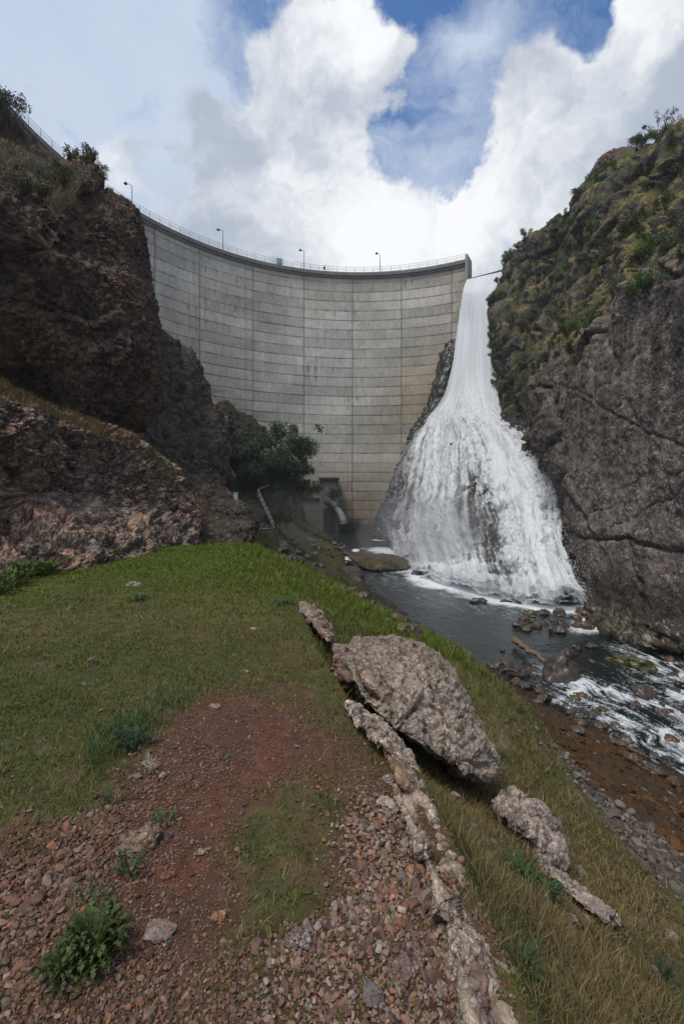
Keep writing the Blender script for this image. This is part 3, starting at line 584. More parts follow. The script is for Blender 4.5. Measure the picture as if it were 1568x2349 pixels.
def build_wall():
    n, m = 820, 640
    W = loft(np.array(WALL, float), n, m); F = gridF(n, m)
    N = normals(W, F)
    if N[len(N)//4, 0] > 0: F = F[:, ::-1]; N = -N
    t = np.tile(np.linspace(0, 7, m), n); c_ = np.repeat(np.linspace(0, 9, n), m)      # row / column coordinate
    u, v = UV(W); smooth = sstep(-t, -3.1, -2.8)*sstep(-c_, -4.4, -3.9)          # the big smooth face
    rough = 1-.88*smooth
    N0 = N
    damp = 1-.75*sstep(c_, 6.2, 7.2); rough = rough*(.35+.65*damp)
    d = damp*2.2*fbm(W, .06, 4, .5, 2)*(.5+.5*rough)+rough*1.5*fbm(W, .18, 4, .5, 3, True)+.45*fbm(W, .2, 4, .42, 4)
    f1, f2, cid = worley(W*np.array([1, 1, 1.3])+.3*fbm(W, 1.5, 3, .5, 91)[:, None], 2.0, 5); d += .10*np.clip((f2-f1)*3, 0, 1)*(cid-.3)*(.4+1.4*rough)
    g1, g2, cid2 = worley(W, 5, 6); d += .05*np.clip((g2-g1)*3, 0, 1)*(cid2-.3)
    d += .10*fbm(W, 2.5, 4, .6, 7)
    q = W+1.2*fbm(W, .4, 3, .5, 9)[:, None]; h1, h2, hc = worley(q, .16, 8); d += rough*(1.3*(hc-.5)-.9*np.exp(-((h2-h1)/.07)**2))
    cr = np.zeros(len(W)); band = np.zeros(len(W))
    nearm = W[:, 1] < 50
    for poly, wd, am in (([(1300, 885), (1340, 905), (1400, 945), (1460, 985), (1520, 1005), (1600, 1045), (1750, 1120)], 3.5, .13), ([(1315, 1225), (1370, 1238), (1450, 1238), (1520, 1262), (1700, 1270)], 4, .3),
                         ([(1375, 1235), (1420, 1200), (1500, 1150), (1600, 1100)], 3, .12), ([(1300, 1130), (1340, 1180), (1375, 1235)], 4, .35), ([(1440, 1240), (1448, 1300), (1470, 1350)], 4, .25)):
        L = np.array(poly, float); dd, _ = pdist(u+10*fbm(W, .5, 3, .5, 12), v+10*fbm(W, .5, 3, .5, 13), L)
        k = np.exp(-(dd/wd)**2)*nearm; d -= am*k; cr = np.maximum(cr, k); band += np.exp(-((dd-7)/5)**2)*nearm*(wd == 3.5)
        d += am*.5*sstep(dd, 0, 14)*sstep(-dd, -90, -14)*nearm
    V = W+N0*d[:, None]; N = normals(V, F)
    n1 = fbm(V, .15, 5, .6, 20); n2 = fbm(V, 1.6, 4, .65, 21); n3 = fbm(V, .5, 4, .6, 22)
    c = cmix([.285, .235, .20], [.205, .172, .150], sstep(n1+.4*n2, -.35, .4))
    c *= (1+.5*(cid-.5)+.25*(cid2-.5)+.3*n2)[:, None]
    c = cmix(c, c*.66, rough*.9)
    stk = sstep(fbm(V*np.array([1, 1, .08]), .9, 5, .62, 23), -.08, .22)*sstep(V[:, 2]+6*n1, 0, 9)*smooth; c = cmix(c, c*np.array([.45, .45, .47]), stk*.95)
    wetl = sstep(-V[:, 2]+1.5*n3, 4.5, 7.5)*smooth; c = cmix(c, [.05, .043, .037], wetl*.8)
    c = cmix(c, [.36, .28, .22], np.clip(band, 0, 1)*.75)
    # vegetation on what slopes back
    slope = N[:, 2]
    hill = sstep(t+.5*n3, 2.9, 3.6)*sstep(-c_, -7.3, -6.2)
    k = sstep(slope+.25*n2+.45*n3, .02, .38)*hill
    veg = cmix(cmix([.36, .24, .115], [.24, .20, .08], sstep(n3, -.3, .2)), [.10, .14, .04], sstep(fbm(V, .35, 5, .6, 25), -.06, .18))
    c = c*(1-k[:, None])+veg*k[:, None]
    mossz = sstep(fbm(V, .3, 4, .6, 27)+.4*slope, .0, .3)*sstep(-np.abs(c_-6), -2.2, -1.0)*sstep(t, 1.8, 2.8); c = cmix(c, cmix([.085, .075, .02], [.04, .06, .018], sstep(n2, -.2, .2)), mossz*.8)
    struct(obj('right_cliff', V, F, M_rock, col=np.clip(c, .006, .6)))
    return V, N, t, c_
WV, WN, WT, WC = build_wall()
V, F, N, cid = blob([(1328, 466, 66), (1336, 440, 66), (1352, 402, 66), (1374, 364, 64), (1398, 344, 63), (1440, 334, 62), (1482, 335, 60), (1530, 350, 58), (1520, 420, 58), (1440, 460, 62), (1350, 500, 66)], (1425, 410, 62), 3.5, 8,
    [('fbm', .15, .8), ('cell', 1.0, .2), ('cell', 2.5, .1), ('fbm', 2, .12)], 320, 150, .7, 23)
struct(obj('summit_rock', V, F, M_rockfar, col=rock_col(V, N, cid, [.20, .14, .105], [.13, .10, .08], [.08, .07, .03], (.75, 1), 0, 7)))
V, F, N, cid = blob([(1225, 548, 86), (1238, 526, 86), (1262, 508, 84), (1290, 502, 82), (1320, 520, 80), (1290, 560, 80), (1240, 580, 84)], (1270, 540, 83), 3, 6, [('fbm', .2, .8), ('cell', 1.0, .2), ('fbm', 1.5, .25)], 200, 100, .8, 24)
struct(obj('hilltop_rock', V, F, M_rockfar, col=rock_col(V, N, cid, [.12, .11, .07], [.09, .09, .05], OLIVE, (.5, .9), 0, 8)))
# rubble bank below the right cliff
V, F, N, cid = blob([(1345, 1392, 34), (1400, 1402, 32), (1500, 1428, 28), (1620, 1450, 25), (1900, 1600, 18), (1800, 1720, 17), (1600, 1520, 23.4), (1500, 1496, 25.6), (1420, 1468, 28), (1360, 1425, 32)], (1560, 1475, 25), 1.0, 4,
    [('fbm', .5, .5), ('ridge', .8, .3), ('cell', 1.5, .4), ('fbm', 4, .1)], 420, 160, .8, 25)
struct(obj('rubble_bank', V, F, M_wet, col=rock_col(V, N, cid, [.06, .045, .035], [.035, .028, .022], [.05, .05, .012], (.6, .9), -50, 9)))
# ------------------------------------------------------------------ waterfall: rock apron + white sheets
FALL = [  # rows from the lip down, six columns left -> right, (u, v, Y)
 [(1070, 641, 103.0), (1088, 637, 102.4), (1106, 633, 101.6), (1124, 629, 100.8), (1142, 625, 100), (1158, 621, 99)],
 [(1059, 690, 102.5), (1075, 690, 102), (1090, 690, 101), (1106, 690, 100), (1120, 690, 99), (1134, 690, 98)],
 [(1053, 760, 102), (1070, 760, 101), (1086, 760, 100), (1102, 760, 98), (1117, 760, 96.5), (1131, 760, 94.5)],
 [(1046, 845, 100), (1064, 842, 98), (1080, 840, 96.5), (1098, 838, 94), (1118, 840, 91.5), (1139, 845, 88)],
 [(1022, 925, 97), (1048, 917, 94), (1066, 908, 91.5), (1094, 908, 88.5), (1122, 915, 85), (1152, 930, 80)],
 [(976, 985, 94), (1016, 968, 90), (1050, 955, 87), (1090, 955, 83), (1135, 968, 79), (1184, 988, 74)],
 [(942, 1045, 92), (995, 1025, 87), (1045, 1010, 83), (1100, 1010, 78), (1165, 1025, 71), (1240, 1048, 64)],
 [(918, 1125, 88), (980, 1110, 80), (1045, 1095, 73), (1115, 1090, 67), (1200, 1100, 60), (1288, 1120, 54)],
 [(902, 1195, 84), (970, 1195, 74), (1045, 1195, 64), (1130, 1195, 57), (1220, 1195, 51), (1304, 1200, 46)],
 [(897, 1242, 77), (968, 1270, 64), (1050, 1290, 54), (1140, 1300, 47), (1235, 1300, 43), (1318, 1290, 40)],
 [(905, 1290, 62), (965, 1334, 49), (1050, 1366, 42.2), (1150, 1390, 38.3), (1245, 1409, 35.7), (1343, 1414, 34.9)]]
def build_fall():
    n, m = 760, 470
    G = loft(np.array(FALL, float), n, m); W = P(G[:, 0], G[:, 1], G[:, 2]); F = gridF(n, m)
    N = normals(W, F)
    if np.mean(N[:, 1]) > 0: F = F[:, ::-1]; N = -N
    t = np.repeat(np.linspace(0, 1, n), m); a = np.tile(np.linspace(0, 1, m), n)
    pa = np.stack([a*30, t*6, t*0], -1); low = sstep(t, .34, .6)
    bulk = (1.5*fbm(W*np.array([1, 1, .5]), .13, 4, .5, 5)+.8*fbm(W*np.array([1, 1, .5]), .4, 4, .55, 6, True))*low
    # the rock under the water
    Gr = np.array(FALL, float).copy()
    for r in range(len(Gr)):
        Gr[r, 0, 0] -= [0, 4, 8, 22, 26, 24, 22, 26, 22, 6, 0][r]; Gr[r, :, 2] += [1.5, 3, 3.5, 2.2, 1.8, 1.5, 1.2, 1.2, 1, .8, .6][r]; Gr[r, -1, 0] += 14
        Gr[r, -1, 2] += 1.5
    ext = Gr[-1].copy(); ext[:, 1] += 22; Gr = np.concatenate([Gr[2:], ext[None]]); G2 = loft(Gr, 420, 420); W2 = P(G2[:, 0], G2[:, 1], G2[:, 2]); F2 = gridF(420, 420); N2 = normals(W2, F2)
    if np.mean(N2[:, 1]) > 0: F2 = F2[:, ::-1]; N2 = -N2
    V2, _, d, cid, _ = rock_surface(W2, F2, [('fbm', .13, .9), ('ridge', .3, .9), ('cell', .9, .4), ('crack', .25, .5), ('fbm', 2, .15)], 31, N2)
    struct(obj('wet_rock_face', V2, F2, M_wet, col=rock_col(V2, normals(V2, F2), cid, [.045, .040, .036], [.025, .023, .022], [.035, .04, .02], (.7, 1), -50, 10)))
    root = empty('waterfall', P(1200, 1392, 38), 'wide white waterfall pouring from the dam spillway down black rock into the pool', 'waterfall')
    L = np.array(root.location)
    for k, (off, sd) in enumerate(((.0, 1), (.55, 2), (1.1, 3))):
        q = pa+sd*13.7
        wa = q+np.stack([2.0*fbm(q*np.array([.12, 1, 1]), 1, 3, .5, sd+5), q[:, 0]*0, q[:, 0]*0], -1)
        st = fbm(wa*np.array([1, .8, 1]), 1.0, 5, .62, 40+sd); st2 = fbm(wa*np.array([.16, .55, 1]), 1., 4, .6, 50+sd); lump = fbm(W*np.array([1, 1, .4]), .8, 5, .62, 60+sd); fine = fbm(W*np.array([1, 1, .5]), 2.4, 4, .65, 70+sd)
        # how much white there is: full in the narrow upper fall, streaky below
        solid = 1.35-.95*sstep(t, .40, .68)
        solid = np.maximum(solid, 1.0*np.exp(-((a-.80-.02*np.sin(t*9))/.10)**2)*sstep(t, .3, .5)*(1-.3*sstep(t, .8, 1)))
        solid = np.maximum(solid, .9*np.exp(-((a-.30)/.12)**2)*(1-.6*sstep(t, .80, 1)))
        solid = np.maximum(solid, .7*np.exp(-((a-.62)/.2)**2)*np.exp(-((t-.60)/.09)**2))
        hole = .85*np.exp(-((a-.58)/.13)**2)*np.exp(-((t-.80)/.13)**2)+.7*np.exp(-((a-.93)/.05)**2)*sstep(t, .6, .7)
        solid = solid-.62*hole
        solid += .7*sstep(t, .955, 1)*sstep(-a, -.8, -.5)+.12
        rt = sstep(a, .35, .7)*low; pz = np.stack([a*(70-35*sstep(t, .3, .6)), t*5, t*0+sd], -1); str_ = fbm(pz, 1., 4, .6, 91+sd); cov = solid+(.9-.3*low)*str_+.9*hole*fbm(pa*np.array([2.2, .5, 1])+sd*5, 1, 3, .6, 99)+.75*st*(.4+.6*low)+1.3*st2*low+(.25+.7*rt)*lump*low+.6*fine*rt
        al = sstep(cov, -.15 if k == 0 else .05, 1.0 if k == 0 else .9); al = al**.8
        edge = np.minimum(a, 1-a); al = al*sstep(edge+.05*fbm(W, .7, 4, .65, 80+sd)+.012*sd, .012, .05)
        al = al*(1-.5*sstep(t+.012*st2, .962, 1)); lf = sstep(-a, -.16, -.02)*sstep(t, .25, .45)*(t > .2); al = al*(1-.5*lf)
        d = .3+off+bulk*.9+(.18 if k == 0 else .5)*(st+.5*lump)*low+.04*st*(1-low)
        d = d*(.06+.94*sstep(t, 0, .09)); Vw = W+N*d[:, None]; dy = np.zeros_like(Vw)
        g = .80+.16*sstep(str_+.5*st2, -.35, .35)+.03*fine
        c = np.stack([g*.97, g*1.0, g*1.03, al], -1)
        # drop fully empty faces
        keep = (al[F].max(1) > .02); Fk = F[keep]
        us, inv = np.unique(Fk, return_inverse=True); obj('water_sheet', Vw[us]-L, inv.reshape(Fk.shape), M_spray, root, np.clip(c[us], 0, .97))
    # loose spray: thousands of small drops thrown off the sheet (one part)
    K = 26000; tt = rng.random(K)**.6; aa = rng.random(K); ii = np.minimum((tt*(n-1)).astype(int), n-1)*m+np.minimum((aa*(m-1)).astype(int), m-1)
    side = rng.random(K) < .5; e = rng.exponential(.035, K); aa2 = np.where(side, np.where(rng.random(K) < .6, e, 1-e), aa); ii = np.minimum((tt*(n-1)).astype(int), n-1)*m+np.clip((aa2*(m-1)).astype(int), 0, m-1)
    p = W[ii]+N[ii]*(bulk[ii]*.9+.6+rng.exponential(.9, K)*(.3+low[ii]))[:, None]+rng.normal(0, .25, (K, 3)); sz = rng.uniform(.02, .07, K)*(.5+low[ii]*.7)
    obj('spray', *drops(p-L, sz), M_drop, root)
def drops(p, sz):
    K = len(p); A = rng.normal(0, 1, (K, 3)); A /= np.linalg.norm(A, axis=1)[:, None]; B = np.cross(A, rng.normal(0, 1, (K, 3))); B /= np.linalg.norm(B, axis=1)[:, None]; C = np.cross(A, B)
    z = np.array([0, 0, 1.]); V = np.concatenate([p+A*sz[:, None]*.5, p+B*sz[:, None]*.5, p+C*sz[:, None]*.5, p+z*sz[:, None]*1.3]); i = np.arange(K)
    return V, np.concatenate([np.stack([i, i+K, i+2*K], -1), np.stack([i, i+3*K, i+K], -1), np.stack([i+K, i+3*K, i+2*K], -1), np.stack([i+2*K, i+3*K, i], -1)])
M_drop = flat_mat('water_drops', (.85, .88, .92), .4, 0, .03)
build_fall()
# dark rib between dam and fall, with a thin side stream
V, F, N, cid = blob([(1040, 785, 104), (1050, 800, 103), (1045, 860, 102), (1010, 935, 99), (975, 985, 96), (940, 1050, 94), (925, 1120, 92), (905, 1190, 90), (885, 1235, 88), (862, 1240, 90), (880, 1160, 96), (915, 1080, 99), (940, 1000, 102), (975, 940, 104), (1000, 880, 106), (1020, 810, 107)], (960, 1030, 98), 2, 6,
    [('fbm', .2, 1.2), ('ridge', .4, .8), ('cell', .9, .3), ('fbm', 2, .2)], 420, 110, .8, 33)
struct(obj('rock_rib', V, F, M_wet, col=rock_col(V, N, cid, [.04, .036, .032], [.022, .021, .02], seed=11)))
# ------------------------------------------------------------------ river
M_water = bpy.data.materials.new('river_water'); M_water.use_nodes = True
def mk_water():
    t = NT(M_water.node_tree); at = t.new('ShaderNodeAttribute'); at.attribute_name = 'Col'
    sep = t.new('ShaderNodeSeparateColor'); t.put(sep.inputs[0], at.outputs[0]); geo = t.new('ShaderNodeNewGeometry'); pos = geo.outputs['Position']
    foam = t.rng(t.math('ADD', sep.outputs[0], t.math('MULTIPLY', t.math('SUBTRACT', t.noise(pos, 5, 8, .72), .5), 1.0)), .22, .85, 0, 1, True)
    deep = t.mix(sep.outputs[1], (.006, .010, .010, 1), (.016, .028, .031, 1))
    bs = t.new('ShaderNodeBsdfPrincipled'); t.put(bs.inputs['Base Color'], t.mix(foam, deep, (.72, .76, .80, 1))); t.put(bs.inputs['Roughness'], t.rng(foam, 0, 1, .12, .7)); bs.inputs['IOR'].default_value = 1.33
    b = t.new('ShaderNodeBump'); b.inputs['Strength'].default_value = .6; b.inputs['Distance'].default_value = .08; t.put(b.inputs['Height'], t.noise(t.vec('MULTIPLY', pos, (1.3, .8, 1)), 2.2, 7, .62)); t.put(bs.inputs['Normal'], b.outputs[0])
    out = t.new('ShaderNodeOutputMaterial'); t.l.new(bs.outputs[0], out.inputs[0])
mk_water()
def build_river():
    nr, na = 640, 560
    rr = np.geomspace(7, 125, nr); ang = R(1)*np.concatenate([np.linspace(-12, 45, na-60, endpoint=False), np.linspace(45, 150, 60)]); A, RR = np.meshgrid(ang, rr)
    x = (RR*np.sin(A)).ravel(); y = (RR*np.cos(A)).ravel(); p = np.stack([x, y, x*0], -1); u, v = UV(np.stack([x, y, x*0+ZW], -1))
    # flow-aligned coordinates: the river runs from (8,40) towards (17,10)
    fx, fy = .29, -.957; al = x*fx+y*fy; cr = x*-fy+y*fx
    q = np.stack([al*.35, cr*1.1, al*0], -1); q = q+.9*np.stack([fbm(p, .35, 3, .5, 1), fbm(p, .35, 3, .5, 2), p[:, 0]*0], -1)
    rap = sstep(-y, -27.5, -20)*sstep(x, 7.5, 10.5)+.0
    sh = sstep(-y, -30, -25)*sstep(x, 13, 17)
    rg = fbm(q, .9, 5, .6, 5, True); rg2 = fbm(q, .45, 4, .55, 6); rg3 = fbm(q*np.array([1, 2.5, 1]), 2.2, 4, .6, 8, True)
    foam = np.maximum(rap, sh)*np.clip(-.02+.55*rg+.6*rg2+.55*rg3+.25*fbm(q*np.array([1, 3, 1]), 5, 3, .6, 9, True), 0, 1)*.85
    base = [(905, 1262), (935, 1300), (1000, 1335), (1050, 1352), (1120, 1370), (1180, 1382), (1245, 1395), (1340, 1402)]
    B = np.array([P(a, b, -ZW*1044/(b-1130))[:2] for a, b in base]); dd, _ = pdist(x, y, B); du = np.abs(dd)
    foam = np.maximum(foam, sstep(-du/np.clip(y/9, 2.6, 9)+.45*fbm(p, .5, 5, .6, 11), -.95, .1)*.95)
    foam = np.maximum(foam, .30*sstep(-du, -14, -2)+.22*fbm(q, 1.6, 5, .65, 12)*sstep(-du, -16, -3))
    foam = np.maximum(foam, .75*np.exp(-((u-1350)/55)**2-((v-1432)/22)**2)*(1+rg))
    for a, b, c_, d_ in ((790, 1285, 14, 12), (860, 1262, 22, 3), (815, 1262, 10, 4), (1210, 1415, 20, 5), (780, 1252, 12, 4), (870, 1238, 18, 2.5)): foam = np.maximum(foam, .8*np.exp(-((u-a)/c_)**2-((v-b)/d_)**2)*(1+.8*rg3))
    z = ZW+.03*fbm(p, 1.2, 4, .6, 20)+np.maximum(rap, sh*.8)*(.16*rg2+.09*rg+.05*rg3)+.10*sstep(-du, -5, 0)*fbm(p, 1.2, 4, .6, 21)
    milky = sstep(y, 25, 45)*.8+.1
    c = np.stack([np.clip(foam, 0, 1), milky, foam*0], -1)
    struct(obj('river', np.stack([x, y, z], -1), gridF(nr, len(ang))[:, ::-1], M_water, col=c))
build_river()
# ------------------------------------------------------------------ vegetation helpers
def leaves(C, size, n_seed=0, stretch=2.2, up=.3):
    """leaf-sized quads (folded diamonds) at points C"""
    K = len(C); r = np.random.default_rng(n_seed)
    d = r.normal(0, 1, (K, 3)); d[:, 2] += up; d /= np.linalg.norm(d, axis=1)[:, None]; s = np.cross(d, r.normal(0, 1, (K, 3))); s /= np.linalg.norm(s, axis=1)[:, None]
    h = (size*r.uniform(.6, 1.4, K))[:, None]
    V = np.stack([C, C+d*h*.5+s*h/stretch*.5, C+d*h, C+d*h*.5-s*h/stretch*.5], 1).reshape(-1, 3)
    i = np.arange(K)*4; return V, np.stack([i, i+1, i+2, i+3], -1)
def crown_points(centres, radii, K, seed=0, shell=.55):
    r = np.random.default_rng(seed); radii = np.asarray(radii, float); centres = np.asarray(centres, float)
    w_ = radii**2; k = r.choice(len(centres), K, p=w_/w_.sum()); d = r.normal(0, 1, (K, 3)); d /= np.linalg.norm(d, axis=1)[:, None]
    rad = r.uniform(shell, 1.0, K)**.7; p = centres[k]+d*(radii[k]*rad)[:, None]*np.array([1, 1, .85])
    keep = fbm(p, 1.6/max(radii.mean(), .05), 3, .6, seed) > -.18
    return p[keep], k[keep]
def foliage_col(p, base, alt, seed=0, rep_=4):
    n = fbm(p, .9/max(np.ptp(p[:, 0])*.2, .05), 3, .6, seed); c = cmix(base, alt, sstep(n, -.35, .35)); r = np.random.default_rng(seed).uniform(.65, 1.35, len(p)); c = c*r[:, None]
    return np.repeat(c, rep_, 0)
def tree(base, H, W_, label, seed, K=6000, leaf=.28, base_c=(.035, .055, .022), alt_c=(.07, .09, .035), low=.25, group=None, limbs=7):
    root = empty('tree', base, label, 'tree', group); r = np.random.default_rng(seed); parts = []; cs = []; rs = []
    parts.append(tube([(0, 0, -.5), (.1*W_*r.normal(), 0, H*.3), (.1*W_*r.normal(), .1*r.normal(), H*.62), (.05*W_*r.normal(), 0, H*.9)], .035*H, 8, [1.3, .9, .55, .2]))
    for k in range(limbs):
        z = H*r.uniform(low*.6, .75); a = k*2.4+r.uniform(0, 1); ln = W_*.5*r.uniform(.6, 1)*(1.15-.5*z/H); e = np.array([math.cos(a)*ln, math.sin(a)*ln, z+ln*r.uniform(.3, .8)])
        parts.append(tube([(0, 0, z), e*np.array([.5, .5, 1])-np.array([0, 0, .15*ln]), e], .014*H, 5, [1, .7, .25])); cs.append(e); rs.append(W_*r.uniform(.16, .27))
        for q in range(2): cs.append(e+r.normal(0, .16*W_, 3)); rs.append(W_*r.uniform(.09, .17))
    cs.append(np.array([0, 0, H*.86])); rs.append(W_*.2)
    V, F = merge(parts); obj('trunk', V, F, M_wood, root, np.tile([.06, .048, .038], (len(V), 1)))
    p, _ = crown_points(cs, rs, K, seed, .3); V, F = leaves(p, leaf, seed); obj('crown', V, F, M_leaf, root, foliage_col(p, base_c, alt_c, seed))
    return root
tree(P(640, 1175, 74), 15.5, 9.5, 'tall dark green tree growing against the foot of the dam', 3, 26000, .40, (.04, .07, .035), (.10, .135, .065), .1, limbs=14)
tree(P(572, 1108, 78), 9.0, 9.0, 'round dark green tree between the rock spur and the tallest tree', 5, 20000, .38, (.03, .055, .028), (.07, .10, .045), .1, limbs=13)
tree(P(683, 1150, 72), 6.0, 4.2, 'small yellowish green tree leaning right beside the outlet wall', 8, 3500, .35, (.045, .06, .02), (.085, .095, .035), .2)
def shrub(name, base, H, W_, label, cat, seed, K=900, leaf=.14, c1=(.05, .07, .03), c2=(.09, .11, .05), group=None):
    r = np.random.default_rng(seed); root = empty(name, base, label, cat, group); parts = []; cs = []; rs = []
    for k in range(7):
        a = r.uniform(0, 6.28); e = np.array([math.cos(a)*W_*.38*r.uniform(.3, 1), math.sin(a)*W_*.38*r.uniform(.3, 1), H*r.uniform(.45, .85)])
        parts.append(tube([(0, 0, -.15*H), e*.5, e], .02*H, 4, [1, .7, .3])); cs.append(e); rs.append(min(H, W_)*r.uniform(.2, .34))
    V, F = merge(parts); obj('stem', V, F, M_wood, root, np.tile([.09, .075, .06], (len(V), 1)))
    p, _ = crown_points(cs, rs, K, seed, .15); V, F = leaves(p, leaf, seed); obj('foliage', V, F, M_leaf, root, foliage_col(p, c1, c2, seed))
    return root
def copy_thing(o, loc, scale=1, rz=0, label=None, group=None):
    c = o.copy(); COL.objects.link(c); c.location = tuple(float(k) for k in loc); c.rotation_euler = (0, 0, rz); c.scale = (scale,)*3
    if label: c['label'] = label
    if group: c['group'] = group
    for ch in o.children: d = ch.copy(); COL.objects.link(d); d.parent = c
    return c
shrub('bush', P(560, 1145, 62), 5, 7, 'large dark bush below the round tree on the misty bank', 'bush', 31, 6000, .28, (.022, .036, .02), (.04, .055, .028))
shrub('bush', P(640, 1225, 50), 3.2, 6, 'low dark green bush on the bank below the tall tree', 'bush', 33, 4000, .22, (.025, .045, .016), (.05, .07, .022))
shrub('bush', P(18, 305, 44), 3.4, 4.0, 'grey green bush on the skyline at the far left edge', 'bush', 41, 3500, .2, (.06, .07, .045), (.11, .12, .08))
shrub('bush', P(-22, 275, 43), 3.2, 4.6, 'dark bush cut by the left picture edge on the skyline', 'bush', 42, 3500, .2, (.05, .06, .04), (.09, .10, .07))
def skyline_tree():
    root = empty('tree', P(1512, 322, 51), 'small bare crowned tree alone on the right skyline', 'tree'); r = np.random.default_rng(4); parts = []; tips = []
    for k in range(9):
        a = k*.72; sx = math.cos(a); e = np.array([sx*r.uniform(.6, 1.9)+.3, math.sin(a)*1.2, r.uniform(1.2, 2.5)]); mid = e*np.array([.45, .45, .4])+r.normal(0, .08, 3)
        parts.append(tube([(0, 0, -.6), mid, e], .05, 5, [1, .7, .3]))
        for q in range(3): f = e+r.normal(0, .35, 3)+np.array([0, 0, .25]); parts.append(tube([mid+(e-mid)*.5, f], .022, 4, [1, .4])); tips.append(f); tips.append(e)
    V, F = merge(parts); obj('trunk', V, F, M_wood, root, np.tile([.04, .034, .03], (len(V), 1)))
    p, _ = crown_points(tips, np.full(len(tips), .27), 2200, 4, .1); V, F = leaves(p, .13, 4); obj('crown', V, F, M_leaf, root, foliage_col(p, (.03, .04, .022), (.05, .06, .035), 2))
skyline_tree()
# shrubs over the right hillside: a few prototypes, copied onto the cliff surface
SH = []
GRP = 'shrubs dotted over the right hillside'
ulab = {0: 'grey green sagebrush shrub on the grassy right hillside', 1: 'bright green leafy shrub on the mossy right hillside', 2: 'dark olive bushy shrub on the steep right hillside'}
cand = np.where((WN[:, 2] > .12) & (WT > 2.9) & (WT < 5.9) & (WC > 1.6) & (WC < 7.8))[0]
cand2 = np.where((WT > 1.7) & (WT < 3.4) & (WC > 5.3) & (WC < 7.3) & (WN[:, 2] > -.1))[0]
kk = np.concatenate([rng.choice(cand, 210), rng.choice(cand2, 60)]); placed = []
for i in kk:
    kind = int(rng.choice([0, 1, 1, 2])) if WV[i, 1] < 60 else int(rng.choice([0, 1, 1, 2]))
    if WT[i] < 2.9 or WC[i] > 5.6: kind = 1 if rng.random() < .6 else 2
    uu, vv = UV(WV[i:i+1])
    if uu[0] > 1640: continue
    s_ = rng.uniform(.5, 1.5)
    if kind not in placed:
        cc = {0: ((.10, .115, .07), (.20, .21, .14)), 1: ((.06, .11, .022), (.11, .17, .04)), 2: ((.055, .065, .025), (.10, .11, .045))}[kind]
        pr = shrub('shrub', WV[i]-np.array([0, 0, .2]), 1.3, 1.9, ulab[kind], 'shrub', 60+kind, 1300, .13, *cc, group=GRP); pr.scale = (s_,)*3; SH.append((kind, pr)); placed.append(kind)
    else:
        pr = [q for k2, q in SH if k2 == kind][0]; copy_thing(pr, WV[i]-np.array([0, 0, .2]), s_, rng.uniform(0, 6))
g2 = 'shrubs on the left hillside'
for (Vs, Ns), cnt, nz in ((LB, 16, .35), (LH, 22, .2)):
    uu, vv = UV(Vs); cd = np.where((Ns[:, 2] > nz) & (uu > -60) & (uu < 260) & (vv < 470) & (vv > 270))[0]
    if len(cd):
        for i in rng.choice(cd, cnt):
            kd = int(rng.choice([0, 2])); pr = [q for k2, q in SH if k2 == kd][0]; copy_thing(pr, Vs[i]-np.array([0, 0, .25]), rng.uniform(.5, 1.15), rng.uniform(0, 6), 'grey green scrubby shrub on the top of the left hillside', g2)
def surf_grass(name, label, P0, h, c1, c2, wd=.012):
    K = len(P0); a = rng.uniform(0, 6.283, K); b = rng.uniform(0, 6.283, K); le = rng.uniform(.1, .7, K); ln = h*rng.uniform(.5, 1.3, K); sd = np.stack([np.cos(a), np.sin(a), a*0], -1)*wd
    dr = np.stack([np.cos(b)*le, np.sin(b)*le, np.sqrt(1-le**2*.8)], -1)*ln[:, None]; V = np.concatenate([P0-sd, P0+sd, P0+dr]); i = np.arange(K); c = cmix(c1, c2, rng.random(K))*rng.uniform(.6, 1.3, (K, 1))
    tag(obj(name, V, np.stack([i, i+K, i+2*K], -1), M_grass, col=np.tile(c, (3, 1))), label, 'grass', kind='stuff')
def near_line(Vs, Ns, L, wd, nz, K):
    uu, vv = UV(Vs); dd, _ = pdist(uu, vv, np.array(L, float)); cd = np.where((np.abs(dd) < wd*(1+.6*fbm(Vs, .6, 3))) & (Ns[:, 2] > nz))[0]; i = rng.choice(cd, K); return Vs[i]+rng.normal(0, .10, (K, 3))*np.array([1, 1, .2])
surf_grass('ledge_grass', 'straw and rust coloured grass on the ledge under the overhanging boulder', near_line(*LD, [(-60, 862), (0, 890), (60, 912), (150, 950), (240, 990), (300, 1012)], 16, .1, 14000), .22, [.16, .10, .035], [.10, .085, .03])
surf_grass('ledge_grass', 'thin green brown grass strip on the right shoulder of the rock dome', near_line(*LD, [(335, 1035), (370, 1065), (395, 1100)], 10, .0, 3500), .2, [.11, .09, .03], [.08, .09, .03])
surf_grass('hill_grass', 'dry tan grass on the upper slope of the left hillside', np.vstack([near_line(*LH, [(0, 300), (80, 350), (200, 440)], 60, .1, 12000), near_line(*LB, [(-20, 360), (80, 400), (140, 430)], 45, .2, 9000)]), .35, [.17, .12, .06], [.11, .10, .05], .02)
